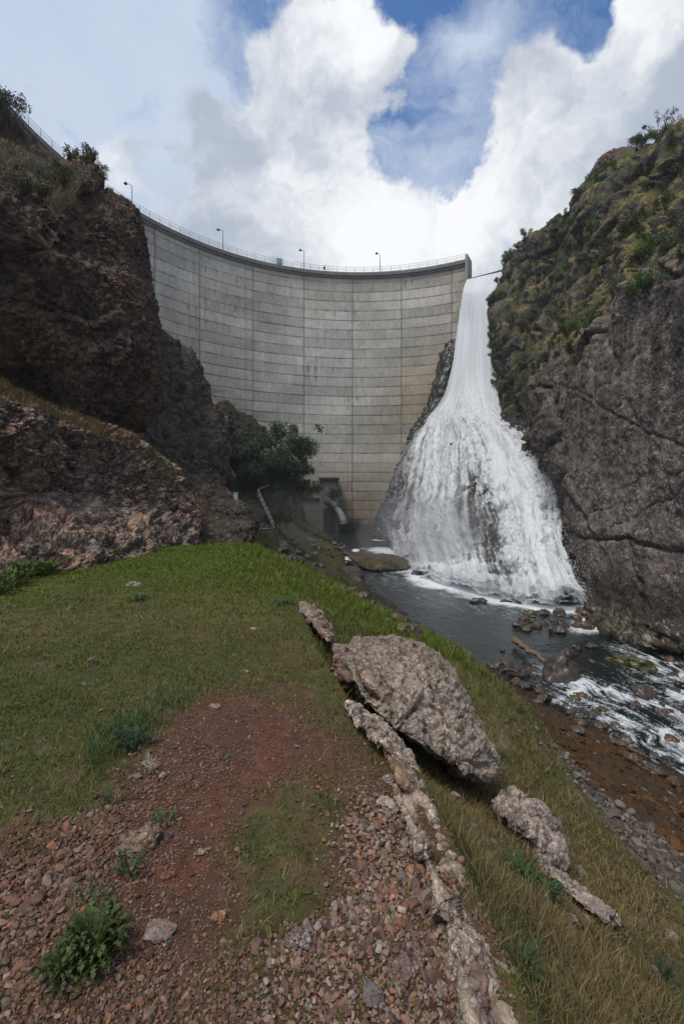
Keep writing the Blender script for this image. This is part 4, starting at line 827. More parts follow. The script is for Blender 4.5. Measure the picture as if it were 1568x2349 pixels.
# ------------------------------------------------------------------ stones
def ico(sub):
    t = (1+5**.5)/2; V = np.array([(-1, t, 0), (1, t, 0), (-1, -t, 0), (1, -t, 0), (0, -1, t), (0, 1, t), (0, -1, -t), (0, 1, -t), (t, 0, -1), (t, 0, 1), (-t, 0, -1), (-t, 0, 1)], float)
    F = np.array([(0, 11, 5), (0, 5, 1), (0, 1, 7), (0, 7, 10), (0, 10, 11), (1, 5, 9), (5, 11, 4), (11, 10, 2), (10, 7, 6), (7, 1, 8), (3, 9, 4), (3, 4, 2), (3, 2, 6), (3, 6, 8), (3, 8, 9), (4, 9, 5), (2, 4, 11), (6, 2, 10), (8, 6, 7), (9, 8, 1)])
    V /= np.linalg.norm(V, axis=1)[:, None]
    for _ in range(sub):
        cache = {}; VL = list(V); NF = []
        def mid(a, b):
            k = (min(a, b), max(a, b))
            if k not in cache: m_ = VL[a]+VL[b]; VL.append(m_/np.linalg.norm(m_)); cache[k] = len(VL)-1
            return cache[k]
        for a, b, c in F: x = mid(a, b); y = mid(b, c); z = mid(c, a); NF += [(a, x, z), (b, y, x), (c, z, y), (x, y, z)]
        V = np.array(VL); F = np.array(NF)
    return V, F
def stone_shape(seed, sub, cuts=8, rough=.06, flat=.6, cut=.72):
    V, F = ico(sub); r = np.random.default_rng(seed); V = V.copy()
    for _ in range(cuts+3):
        n = r.normal(0, 1, 3); n /= np.linalg.norm(n); o = r.uniform(cut-.14, cut+.16); d = V@n-o; V -= np.outer(np.maximum(d, 0), n)*.98
    V *= 1+rough*fbm(V+seed*7.3, 1.7, 4, .6, seed)[:, None]*2
    return V*np.array([1, r.uniform(.65, .95), flat*r.uniform(.8, 1.15)]), F
def scol(k, rs=None):
    rs = rs or rng; base = np.array([[.26, .125, .085], [.21, .115, .085], [.32, .20, .14], [.17, .095, .07], [.36, .26, .20], [.24, .19, .155], [.33, .15, .08]])[rs.choice(7, k, p=[.2, .22, .15, .16, .08, .11, .08])]
    return base*rs.uniform(.38, .85, (k, 1))
def scatter_zone(K, rmin, rmax, spread=44):
    r = np.exp(rng.uniform(math.log(rmin), math.log(rmax), K)); a = R(1)*rng.uniform(-spread, spread, K); x = r*np.sin(a); y = r*np.cos(a); return x, y
def rotm(K):
    a = rng.uniform(0, 6.283, K); b = rng.normal(0, .35, K); c = rng.normal(0, .35, K)
    ca, sa, cb, sb, cc, sn = np.cos(a), np.sin(a), np.cos(b), np.sin(b), np.cos(c), np.sin(c)
    return np.stack([np.stack([ca*cb, ca*sb*sn-sa*cc, ca*sb*cc+sa*sn], -1), np.stack([sa*cb, sa*sb*sn+ca*cc, sa*sb*cc-ca*sn], -1), np.stack([-sb, cb*sn, cb*cc], -1)], 1)
def stone_cloud(name, x, y, sz, cols, sub, lift=.25, label=None, flat=.6, mat=None):
    protos = [stone_shape(200+k, sub, 3, .05, flat, .52) for k in range(8)]; pk = rng.integers(0, 8, len(x)); M = rotm(len(x)); z = ground(x, y)+sz*lift*.5
    VV = []; FF = []; CC = []; off = 0
    for k in range(8):
        i = np.where(pk == k)[0]; V, F = protos[k]; n = len(V)
        G = np.einsum('kij,nj->kni', M[i], V)*(sz[i]*.5)[:, None, None]+np.stack([x[i], y[i], z[i]], -1)[:, None, :]
        VV.append(G.reshape(-1, 3)); FF.append((F[None]+(np.arange(len(i))*n)[:, None, None]).reshape(-1, 3)+off); CC.append(np.repeat(cols[i], n, 0)); off += len(i)*n
    o = obj(name, np.vstack(VV), np.vstack(FF), mat or M_stone, col=np.vstack(CC), smooth=False); return o
# foreground gravel
def build_gravel():
    K = 230000; x, y = scatter_zone(K, .9, 6.5, 42); z = ground(x, y); soil, gl, gr, dE, dS, s, p, u, v = zones(x, y, z)
    n = fbm(p, 1.8, 3, .6, 41); dens = np.maximum(gl*.95, gr*(.62+.8*n))*(dE < .15); dens = np.maximum(dens, soil*.85*(dE < .1)); dens = np.maximum(dens, .035*(dE < 0)*sstep(n, -.1, .3)+.008)
    r0 = np.hypot(x, y); keep = (rng.random(K) < dens*np.clip(r0/2.2, .42, 1.5)); x, y, soil, gl, gr = x[keep], y[keep], soil[keep], gl[keep], gr[keep]; K = len(x)
    sz = np.exp(rng.normal(math.log(.0115), .52, K))*(1+.60*gr+.25*gl-.50*soil); sz = np.clip(sz*np.clip(np.hypot(x, y)/2.4, .62, 1), .004, .07)
    key = sz/np.hypot(x, y); order = np.argsort(-key); big = order[:262]; rest = order[262:]
    c = scol(K); c = cmix(c, c*np.array([1.35, 1.5, 1.6]), np.clip(gr, 0, 1))
    o = stone_cloud('gravel', x[rest], y[rest], sz[rest], c[rest], 1, .5); tag(o, 'reddish brown gravel of small angular stones covering the foreground mound', 'gravel', kind='stuff')
    g = [(stone_shape(300+k, 3, 5, .05, .62, .55)) for k in range(6)]; cp = [np.array(q) for q in ([.15, .08, .062], [.12, .072, .06], [.19, .125, .10], [.22, .17, .145], [.11, .06, .052], [.19, .095, .058])]
    meshes = {}
    for k in range(6):
        V, F = g[k]; meshes[k] = obj('stone', V*.5, F, M_stone, col=np.tile(cp[k], (len(V), 1))*(1+.25*fbm(V, 2.5, 3))[:, None])
    used = set()
    for j, i in enumerate(big):
        k = j % 6
        if k in used: o = meshes[k].copy(); COL.objects.link(o)
        else: o = meshes[k]; used.add(k)
        q = float(sz[i])*1.15; zz = float(ground(x[i:i+1], y[i:i+1])[0]); o.location = (float(x[i]), float(y[i]), zz+q*.10); o.scale = (q, q, q); o.rotation_euler = (rng.normal(0, .3), rng.normal(0, .3), rng.uniform(0, 6.28))
        tag(o, 'reddish brown fist sized angular stone lying in the foreground gravel', 'stone', 'loose stones in the foreground gravel')
build_gravel()
# shingle along the lower right bank
def build_shingle():
    K = 60000; x, y = scatter_zone(K, 3.5, 26, 44); z = ground(x, y); soil, gl, gr, dE, dS, s, p, u, v = zones(x, y, z)
    n = fbm(p, .8, 4, .6, 51); sh = s+.07*fbm(p, .6, 4, .55, 11); dens = (.95*sstep(-np.abs(sh-.42), -.09, -.03)*sstep(-y, -9.5, -7.5)+.20*sstep(s, .48, .6)*sstep(n, -.2, .2)*sstep(n, -.1, .3))*(dS < .6)*(dE > .3); dens = np.maximum(dens, .012*(dE > .3)*(dS < 0))
    k = rng.random(K) < dens; x, y = x[k], y[k]; K = len(x); sz = np.clip(np.exp(rng.normal(math.log(.062), .5, K)), .02, .24)
    c = np.array([[.15, .13, .11], [.10, .08, .065], [.20, .17, .145], [.085, .055, .035]])[rng.integers(0, 4, K)]*rng.uniform(.6, 1.15, (K, 1))
    tag(stone_cloud('shingle', x, y, sz, c, 1, .5), 'grey shingle of small stones spread along the lower river bank', 'shingle', kind='stuff')
build_shingle()
def gz(x, y): return float(ground(np.array([x], float), np.array([y], float))[0])
def hit(u, v):
    """where the sight line through a photo point meets the ground"""
    t = np.geomspace(.8, 110, 3000); p = P(np.full(3000, u), np.full(3000, v), t); g = np.maximum(ground(p[:, 0], p[:, 1]), ZW); k = np.argmax((p[:, 2] < g) & (t > 1.2)); k = k if k else 2600; return np.array([p[k, 0], p[k, 1], g[k]])
def rock_thing(name, u, v, size, label, cat, seed, col, alt, sub=4, dims=(1, .8, .6), rz=0, tilt=0, group=None, sink=.2, mat=None, cuts=9, rough=.08):
    b = hit(u, v); V, F = stone_shape(seed, sub, cuts, rough, 1.0); V = V/np.abs(V).max(0); V = V*np.array(dims)*size*.5
    ct, st = math.cos(tilt), math.sin(tilt); V = V@np.array([[ct, 0, st], [0, 1, 0], [-st, 0, ct]]).T; cr, sr = math.cos(rz), math.sin(rz); V = V@np.array([[cr, -sr, 0], [sr, cr, 0], [0, 0, 1]]).T
    N = normals(V, F); V, N, d, cid, cav = rock_surface(V, F, [('fbm', 3/size, .05*size), ('cell', 6/size, .05*size), ('cell', 13/size, .02*size), ('fbm', 20/size, .012*size)], seed, N)
    c = rock_col(V/size*3, normals(V, F), cid, col, alt, seed=seed); h = V[:, 2].max()
    o = obj(name, V, F, mat or M_rocknear, col=c, loc=(b[0], b[1], b[2]+h*(1-2*sink)*.55)); return tag(o, label, cat, group)
# notable loose rocks on the near ground
for a in [('rock', 318, 1945, .21, 'tan triangular rock half buried behind the small thistle', 'rock', 11, [.30, .20, .15], [.22, .15, .11], (1, .7, .75), .6),
          ('rock', 370, 2140, .13, 'smooth pinkish slab of rock in front of the dirt patch', 'rock', 12, [.27, .20, .17], [.23, .17, .145], (1, .8, .35), 0),
          ('rock', 465, 1955, .085, 'flat pale pointed stone lying on bare red soil', 'rock', 13, [.32, .22, .17], [.26, .18, .14], (1, .5, .3), .6),
          ('rock', 493, 1623, .10, 'pale pink stone at the top of the red soil patch', 'rock', 14, [.36, .25, .20], [.30, .2, .16], (1, .7, .5), 0),
          ('rock', 308, 1343, .42, 'white flat stone lying out on the far green turf', 'rock', 15, [.50, .44, .38], [.4, .35, .3], (1, .5, .3), 0),
          ('rock', 582, 1445, .12, 'small pinkish stone in the middle of the green turf', 'rock', 16, [.38, .28, .24], [.3, .2, .18], (1, .6, .5), 0),
          ('rock', 215, 1517, .13, 'lone tan stone in short grass left of the turf middle', 'rock', 17, [.33, .24, .19], [.25, .18, .14], (1, .6, .5), 0),
          ('rock', 562, 1543, .09, 'small tan stone in grass just above the red soil', 'rock', 18, [.36, .24, .17], [.25, .18, .14], (1, .6, .4), 0),
          ('rock', 930, 2235, .15, 'large reddish banded stone beside the pale rock ledge', 'rock', 19, [.24, .15, .13], [.30, .22, .19], (1, .8, .55), .3),
          ('rock', 1080, 2285, .17, 'brown block of rock at the foot of the pale ledge', 'rock', 20, [.23, .15, .12], [.17, .11, .09], (1, .8, .7), 1.),
          ('rock', 855, 2290, .10, 'rounded grey banded cobble near the bottom edge', 'rock', 22, [.24, .20, .18], [.18, .14, .13], (.7, 1, .55), .3),
          ('rock', 505, 2108, .07, 'orange brown cube shaped stone on the dirt patch', 'rock', 23, [.36, .19, .11], [.3, .15, .09], (1, .7, .6), .3),
          ('rock', 385, 2010, .07, 'rust orange stone lying on red gravel', 'rock', 24, [.36, .17, .09], [.28, .13, .08], (1, .6, .5), .1),
          ('rock', 385, 1920 + 0, .06, 'small grey stone on the gravel behind the tan triangular rock', 'rock', 25, [.25, .2, .18], [.2, .16, .14], (1, .7, .5), .4),
          ('rock', 895, 1795, .10, 'whitish rounded stone at the top of the pale ledge', 'rock', 26, [.42, .34, .28], [.34, .27, .22], (1, .8, .7), 0),
          ('rock', 890, 1855, .16, 'long whitish boulder lying just left of the pale ledge', 'rock', 27, [.42, .33, .27], [.34, .27, .22], (1, .6, .5), -.7),
          ('rock', 925, 1965, .09, 'pinkish wedge shaped stone left of the ledge middle', 'rock', 28, [.30, .2, .16], [.24, .17, .13], (1, .7, .6), .5),
          ('rock', 688, 2170, .11, 'grey brown stone standing in the dry grass', 'rock', 29, [.25, .2, .18], [.18, .14, .12], (.8, .8, .8), .5),
          ('rock', 1535, 2150, .16, 'greyish stone lying in slope grass at the right edge', 'rock', 30, [.34, .28, .24], [.25, .2, .17], (1, .7, .5), .2),
          ('rock', 1300, 2105, .13, 'low whitish stone sunk in the grassy slope', 'rock', 35, [.36, .3, .25], [.28, .22, .18], (1, .5, .3), -.6)]:
    rock_thing(a[0], a[1], a[2], a[3], a[4], a[5], a[6], a[7], a[8], 4, a[9], a[10])
# big pale conglomerate boulder on the edge of the bank
def near_blob(name, outline, centre, front, back, label, cat, disp, col=TAN, alt=TAN2, seed=0, nt=480, nr=200, pw=.8, topv=None):
    if name == 'rock_ledge' and centre[2] < 3.4: outline = [(a, b, c_*.943) for a, b, c_ in outline]; centre = (centre[0], centre[1], centre[2]*.943)
    V, F, N, cid = blob(outline, centre, front, back, disp, nt, nr, pw, seed)
    c = rock_col(V*2, N, cid, col, alt, seed=seed); c *= (1+.25*(fbm(V, 9, 4, .6, 5)))[:, None]
    L = V.mean(0); o = obj(name, V-L, F, M_rocknear, col=c, loc=tuple(L)); return tag(o, label, cat)
ROUGH = [('fbm', .9, .10), ('fbm', 3, .05), ('crack', 1.1, .09), ('cell', 6, .035), ('cell', 15, .020), ('fbm', 30, .008)]
near_blob('boulder', [(792, 1478, 5.5), (830, 1466, 5.9), (880, 1470, 6.1), (940, 1474, 6.3), (985, 1492, 6.3), (1030, 1530, 6.2), (1075, 1600, 6.0), (1105, 1680, 5.6), (1138, 1752, 5.2), (1105, 1782, 4.9), (1055, 1768, 4.6), (995, 1735, 4.4), (945, 1705, 4.3), (893, 1668, 4.3), (850, 1625, 4.4), (812, 1578, 4.7), (792, 1520, 5.1)],
          (970, 1580, 5.1), .30, 1.7, 'big pale grey conglomerate boulder with studded surface on the bank edge', 'boulder', ROUGH, [.37, .30, .24], [.28, .225, .18], 41, 520, 240)
near_blob('slab', [(812, 1505, 4.9), (845, 1512, 4.9), (885, 1560, 4.7), (905, 1600, 4.6), (895, 1632, 4.5), (860, 1600, 4.5), (825, 1560, 4.6)], (858, 1568, 4.55), .12, .4, 'smooth tan slab leaning on the left face of the big pale boulder', 'rock', [('fbm', 1.5, .05), ('cell', 9, .015), ('fbm', 20, .01)], [.36, .26, .19], [.28, .21, .16], 42, 260, 110)
near_blob('rock', [(684, 1388, 7.9), (700, 1383, 8.0), (730, 1402, 7.8), (755, 1440, 7.2), (770, 1470, 6.6), (740, 1462, 6.6), (712, 1430, 7.1)], (728, 1425, 7.2), .2, .6, 'long pinkish rock outcrop on the brow above the big boulder', 'rock', [('fbm', 1.5, .08), ('cell', 5, .06), ('cell', 12, .03)], [.38, .27, .21], [.28, .21, .17], 43, 260, 110)
near_blob('rock', [(765, 1480, 6.1), (792, 1478, 6.1), (815, 1500, 5.8), (800, 1530, 5.5), (770, 1512, 5.7)], (790, 1502, 5.7), .15, .4, 'pink weathered rock touching the upper end of the big boulder', 'rock', [('fbm', 2, .05), ('cell', 7, .04)], [.34, .23, .18], [.27, .2, .16], 44, 160, 80)
near_blob('rock', [(762, 1520, 5.3), (790, 1528, 5.2), (812, 1548, 5.0), (800, 1572, 4.9), (770, 1556, 5.1)], (788, 1545, 5.0), .1, .3, 'reddish angular rock just left of the tan slab', 'rock', [('fbm', 2, .05), ('cell', 7, .04)], [.30, .19, .14], [.2, .13, .1], 45, 160, 80)
LED = [('fbm', 2.5, .02), ('crack', 2.2, .02), ('cell', 5, .04), ('cell', 14, .014), ('fbm', 40, .004)]
near_blob('rock_ledge', [(786, 1612, 3.95), (800, 1605, 4.0), (835, 1630, 3.9), (880, 1662, 3.75), (925, 1712, 3.5), (950, 1752, 3.25), (972, 1800, 3.0), (958, 1812, 2.8), (925, 1772, 2.95), (890, 1722, 3.1), (850, 1680, 3.3), (812, 1648, 3.6)], (888, 1700, 3.3), .08, .45, 'upper length of pale knobbly rock ledge along the slope edge', 'rock ledge', LED, [.44, .35, .28], [.34, .26, .20], 46, 420, 130)
near_blob('rock', [(880, 1718, 3.05), (905, 1722, 3.05), (945, 1772, 2.85), (962, 1812, 2.7), (940, 1822, 2.6), (905, 1782, 2.6)], (920, 1772, 2.6), .05, .3, 'smooth orange tan rock face under the upper pale ledge', 'rock', [('fbm', 2.5, .025), ('cell', 14, .01), ('fbm', 20, .008)], [.42, .27, .18], [.36, .23, .16], 47, 240, 100)
near_blob('rock_ledge', [(905, 1805, 2.75), (960, 1812, 2.8), (996, 1880, 2.55), (1045, 1980, 2.25), (1085, 2090, 1.98), (1128, 2200, 1.76), (1172, 2330, 1.56), (1230, 2480, 1.38), (1290, 2750, 1.15), (1160, 2750, 1.08), (1110, 2480, 1.28), (1078, 2320, 1.44), (1050, 2200, 1.60), (1018, 2080, 1.82), (980, 1970, 2.1), (938, 1880, 2.4)],
          (1060, 2160, 1.74), .02, .40, 'long pale knobbly rock ledge running down to the bottom picture edge', 'rock ledge', LED, [.44, .34, .265], [.35, .26, .20], 48, 800, 170)
SB = [('fbm', .9, .08), ('crack', 1.6, .08), ('cell', 4, .06), ('cell', 11, .025)]
near_blob('rock', [(1140, 1850, 4.6), (1165, 1830, 4.7), (1182, 1818, 4.8), (1215, 1845, 4.8), (1240, 1880, 4.7), (1275, 1935, 4.5), (1282, 1975, 4.3), (1240, 1965, 4.2), (1200, 1925, 4.25), (1165, 1890, 4.3)], (1210, 1895, 4.35), .2, .6, 'tan pointed rock at the head of the cluster on the grassy slope', 'rock', SB, [.46, .38, .31], [.36, .29, .24], 51, 300, 130)
near_blob('rock', [(1200, 1838, 5.0), (1222, 1832, 5.1), (1250, 1845, 5.1), (1262, 1872, 5.0), (1258, 1905, 4.8), (1225, 1890, 4.75)], (1235, 1865, 4.7), .15, .4, 'smooth rounded tan boulder in the slope rock cluster', 'boulder', [('fbm', 1.2, .05), ('cell', 9, .012)], [.42, .34, .28], [.36, .29, .24], 52, 200, 90)
near_blob('rock', [(1262, 1872, 4.95), (1285, 1888, 4.9), (1282, 1915, 4.75), (1262, 1920, 4.6), (1250, 1895, 4.7)], (1268, 1897, 4.6), .12, .3, 'small grey brown boulder right of the smooth rounded one', 'boulder', [('fbm', 1.2, .05), ('cell', 9, .015)], [.27, .22, .18], [.22, .18, .15], 53, 160, 80)
near_blob('rock_ledge', [(1225, 1958, 4.0), (1262, 1985, 4.0), (1310, 2020, 3.85), (1365, 2060, 3.7), (1425, 2112, 3.5), (1408, 2122, 3.35), (1345, 2085, 3.4), (1285, 2030, 3.6), (1240, 1990, 3.75)], (1325, 2040, 3.6), .07, .4, 'narrow pale rock ledge below the slope rock cluster', 'rock ledge', [('fbm', 1.5, .05), ('cell', 6, .04), ('cell', 14, .02)], [.46, .38, .31], [.36, .29, .24], 54, 320, 110)
near_blob('boulder', [(800, 1278, 57), (815, 1268, 58), (870, 1268, 58), (915, 1274, 57), (940, 1290, 56), (935, 1306, 54), (880, 1312, 53), (830, 1300, 54)], (870, 1290, 54.5), 1.5, 2.5, 'large flat mossy brown boulder standing in the pool before the fall', 'boulder', [('fbm', .3, .4), ('cell', 1.2, .15), ('fbm', 2, .1)], [.12, .095, .06], [.075, .065, .032], 55, 260, 110)
near_blob('boulder', [(780, 1310, 50), (795, 1300, 51), (820, 1304, 50), (832, 1322, 48), (825, 1342, 46), (795, 1345, 46)], (805, 1322, 47.5), 1, 2, 'round brown boulder on the shore where the turf brow meets the pool', 'boulder', [('fbm', .4, .3), ('cell', 1.2, .15), ('fbm', 2, .1)], [.10, .08, .065], [.065, .055, .045], 56, 200, 90)
# rocks in and along the river
def river_rock(u, v, sz, label, seed, moss=False, group=None, dims=(1, .8, .6), rz=0, brown=False):
    o = rock_thing('river_rock', u, v, sz, label, 'river rock', seed, [.075, .072, .025] if moss else ([.11, .065, .035] if brown else [.085, .068, .058]), [.05, .045, .02] if moss else [.045, .038, .033], 3, dims, rz, 0, group, .22, M_wet)
    return o
for a in [(1290, 1560, 2.0, 'pointed brown rock standing in the rapids beside the bank', 61, False, (1, .8, .95), .4), (1220, 1440, .9, 'dark mossy rock at the foot of the white fall', 62, True, (1, .7, .6), 0),
          (1098, 1384, 1.5, 'low brown rock awash in the pool left of the fall foot', 63, False, (1, .7, .5), 0), (1162, 1365, 1.0, 'small rock standing against the fall base in foam', 64, False, (1, .8, .8), 0),
          (1450, 1530, 2.6, 'long mossy green rock splitting the rapids', 65, True, (1, .35, .35), -.75), (1330, 1640, .8, 'grey flat topped rock at the near edge of the rapids', 66, False, (1, .8, .5), 0),
          (1475, 1600, 1.2, 'dark rounded rock with foam around it in mid rapids', 67, False, (1, .8, .7), 0), (1455, 1625, .7, 'small brown rock beside the dark rounded mid rapids rock', 68, False, (1, .8, .7), 1),
          (1180, 1545, 1.8, 'broad brown rock on the shore under the driftwood log', 69, False, (1, .7, .5), .3), (1140, 1530, 1.0, 'orange stained rock at the water edge left of the log', 70, False, (1, .7, .5), 0),
          (1300, 1500, 1.1, 'tan brown rock at the head of the rapids', 71, False, (1, .7, .5), 0), (1250, 1405, .7, 'black rock peeking out below the right foot of the fall', 72, False, (1, .7, .6), 0)]:
    river_rock(a[0], a[1], a[2], a[3], a[4], a[5], None, a[6], a[7])
prs = []
pts = [(rng.uniform(1180, 1400), rng.uniform(1405, 1450)) for _ in range(34)]+[(1140+k*9+rng.normal(0, 22), 1530+k*5.2+rng.normal(0, 16)) for k in range(46)]+[(rng.uniform(1230, 1560), rng.uniform(1480, 1700)) for _ in range(26)]+[(790+k*14+rng.normal(0, 8), 1350+k*9+rng.normal(0, 6)) for k in range(12)]+[(rng.uniform(640, 800), rng.uniform(1225, 1300)) for _ in range(34)]
for j, (u, v) in enumerate(pts):
    g = 'dark wet rocks scattered along and in the river'; lab = 'dark wet rounded rock lying along or in the river'
    if j < 8: o = river_rock(u, v, 1, lab, 80+j, j == 4, g, (1, .8, .62), 0, j % 3 == 2); prs.append(o)
    else: o = prs[j % 8].copy(); COL.objects.link(o)
    b = hit(u, v); sc_ = rng.uniform(.35, .95)*min(1.6, max(.7, b[1]/26)); o.scale = (sc_,)*3; o.location = (b[0], b[1], b[2]+.10*sc_); o.rotation_euler = (0, 0, rng.uniform(0, 6))
# driftwood
def drift(name, a, b, r, label, seed, n=16):
    r_ = np.random.default_rng(seed); A = hit(*a)+np.array([0, 0, r*2.0]); B = hit(*b)+np.array([0, 0, r*2.0]); t = np.linspace(0, 1, n)[:, None]; pts = A+(B-A)*t+r_.normal(0, r*.35, (n, 3))
    V, F = tube(pts, r, 9, np.linspace(1.1, .6, n)*r_.uniform(.85, 1.15, n)); tag(obj(name, V-A, F, M_wood, col=np.tile([.17, .12, .085], (len(V), 1))*(1+.3*fbm(V, 6, 3))[:, None], loc=tuple(A)), label, 'driftwood')
drift('driftwood_log', (1180, 1482), (1250, 1532), .17, 'weathered driftwood log resting on rocks at the water edge', 1)
drift('driftwood_stick', (1440, 1722), (1482, 1742), .045, 'pale thin driftwood stick on the shore near the right edge', 2)
drift('driftwood_stick', (1445, 1735), (1470, 1748), .04, 'short brown driftwood stick beside the pale one', 3)
drift('dead_branch', (205, 1925), (262, 1845), .006, 'thin bleached dead branch lying across the left gravel', 4)
drift('dead_branch', (228, 1900), (245, 1850), .004, 'short bleached twig beside the longer dead branch', 5)
# rosette weeds
def weed(u, v, H, Wd, K, label, seed, c1=(.04, .075, .03), c2=(.07, .12, .05), dens=1):
    b = hit(u, v); r = np.random.default_rng(seed); root = empty('thistle', b, label, 'weed'); VV = []; FF = []; CC = []; off = 0; ST = []
    for k in range(K):
        a = r.uniform(0, 6.283); ln = Wd*.5*r.uniform(.35, .8); rb = r.uniform(0, .3)*Wd; h = H*r.uniform(.15, 1.); t = np.linspace(0, 1, 12); out = np.array([math.cos(a), math.sin(a), 0]); sd = np.array([-math.sin(a), math.cos(a), 0])
        mid = out*(rb+ln*(t**.9)[:, None])+np.array([0, 0, 1])*(h*np.sin(t*1.9)-.25*h*t*t)[:, None]
        wd = ln*.10*np.sin(np.clip(t*.93+.07, 0, 1)*math.pi)**.7*(1+.7*((np.arange(12) % 2)*2-1)); fold = np.array([0, 0, 1])*.35
        Lf = mid+sd*wd[:, None]+fold*wd[:, None]; Rt = mid-sd*wd[:, None]+fold*wd[:, None]; V = np.concatenate([Lf, mid, Rt]); i = np.arange(11)
        F = np.concatenate([np.stack([i, i+1, i+13, i+12], -1), np.stack([i+12, i+13, i+25, i+24], -1)])
        VV.append(V); FF.append(F+off); off += len(V); CC.append(np.tile(lerp(np.array(c1), np.array(c2), r.random())*r.uniform(.7, 1.25), (len(V), 1)))
    obj('foliage', np.vstack(VV), np.vstack(FF), M_leaf, root, np.vstack(CC))
    return root
weed(215, 2185, .13, .235, 210, 'large bushy dark green thistle growing at the lower left', 1, (.045, .065, .018), (.085, .115, .035))
weed(150, 2235, .09, .18, 90, 'dark green thistle clump at the foot of the largest one', 2, (.04, .06, .018), (.075, .10, .03))
weed(298, 2005, .10, .17, 26, 'small green thistle in front of the tan triangular rock', 3)
weed(382, 1888, .06, .14, 26, 'bright green rosette on red soil right of the tan triangular rock', 4, (.05, .11, .035), (.08, .15, .05))
weed(305, 1715, .13, .30, 60, 'dark leafy weed at the left edge of the red soil', 5, (.025, .05, .025), (.045, .08, .04))
weed(205, 2080, .08, .16, 24, 'small green thistle just above the largest thistle', 6)
weed(258, 1840, .07, .14, 20, 'little thistle beside the bleached dead branch', 7)
weed(320, 1828, .05, .07, 12, 'tiny green sprout below the pale dry twigs', 8)
weed(472, 1712, .05, .07, 14, 'small green sprout among pale gravel near the soil top', 9)
weed(518, 1742, .03, .08, 16, 'tiny bright green rosette on the red soil', 10, (.05, .11, .035), (.08, .15, .05))
weed(425, 1810, .05, .07, 12, 'small sprout right of the pale dry twigs', 11)
weed(378, 2172, .03, .06, 14, 'pale grey green seedling below the smooth slab', 12, (.09, .13, .09), (.12, .17, .12))
weed(990, 1720, .16, .34, 60, 'leafy green weed under the front of the big boulder', 13)
weed(940, 1690, .16, .30, 50, 'green weed left of the boulder hollow', 14)
weed(1200, 2010, .15, .30, 60, 'bright green weed on the slope below the rock cluster', 15, (.04, .08, .02), (.07, .13, .04))
weed(1250, 2060, .12, .26, 50, 'smaller green weed to the lower right of the bright slope weed', 16, (.04, .075, .025), (.06, .11, .04))
weed(1195, 2215, .12, .20, 30, 'thin green plant on the slope beside the ledge bottom', 17)
weed(1520, 2240, .10, .22, 34, 'low dark weed near the right bottom corner', 18, (.03, .055, .025), (.05, .08, .04))
weed(785, 1560, .14, .22, 34, 'green weed in the gap left of the tan slab', 19)
weed(130, 1300, .6, 1.6, 90, 'broad green weed clump against the foot of the rock dome', 20, (.05, .08, .02), (.09, .13, .03))
weed(215, 1290, .5, 1.3, 70, 'green weed clump right of the broad one at the dome foot', 21, (.05, .08, .02), (.09, .13, .03))
weed(60, 1325, .5, 1.2, 60, 'green weed clump near the left edge at the dome foot', 22, (.05, .08, .02), (.09, .13, .03))
for k_, (u_, v_) in enumerate([(20, 1345), (95, 1318), (165, 1300), (250, 1285), (-10, 1360)]): weed(u_, v_, .45, 1.0, 60, ['leafy weed nearest the left edge under the rock dome', 'leafy weed between the two leftmost clumps under the dome', 'leafy weed between the broad clump and the one right of it', 'rightmost small weed of the row under the rock dome', 'weed cut by the left picture edge under the dome'][k_], 40+k_, (.05, .08, .02), (.09, .13, .03))
weed(640, 1385+0, .14, .5, 30, 'patch of darker weed on the turf left of the pink outcrop', 23)
weed(320, 1375, .14, .5, 34, 'dark weed patch below the white stone on the turf', 24)
# dry twigs
def twigs(u, v, H, Wd, K, label, seed, c, r0=.002, lean=(0, 0)):
    b = hit(u, v); r = np.random.default_rng(seed); parts = []
    for k in range(K):
        a = r.uniform(0, 6.283); e = np.array([math.cos(a)*Wd*.5*r.uniform(.2, 1)+lean[0]*r.random(), math.sin(a)*Wd*.5*r.uniform(.2, 1)+lean[1]*r.random(), H*r.uniform(.4, 1)]); m = e*np.array([.35, .35, .55])+r.normal(0, .04*H, 3)
        parts.append(tube([r.normal(0, .06*Wd, 3)*np.array([1, 1, 0])-np.array([0, 0, .1*H]), m, e], r0, 4, [1.2, 1, .5]))
        if r.random() < .6: parts.append(tube([m, m+(e-m)*.6+r.normal(0, .1*H, 3)], r0*.7, 4, [1, .5, ][:2]))
    V, F = merge(parts); tag(obj('dry_twigs', V, F, M_wood, col=np.tile(c, (len(V), 1)), loc=tuple(b)), label, 'dry twigs')
twigs(352, 1775, .13, .12, 22, 'tuft of bleached dry twigs standing on the left gravel', 1, [.42, .36, .30], .0022, (-.04, 0))
twigs(1090, 1775, .50, .22, 34, 'grey leafless twigs rising beside the big boulder right end', 2, [.19, .17, .14], .004, (.12, .1))
twigs(1140, 1740, .40, .35, 40, 'fine straw coloured twigs behind the big boulder right end', 3, [.26, .23, .15], .003, (.2, .1))
twigs(655, 1150, 2.0, 1.2, 8, 'bare dry stems on the bank below the tall tree', 4, [.12, .10, .08], .02)
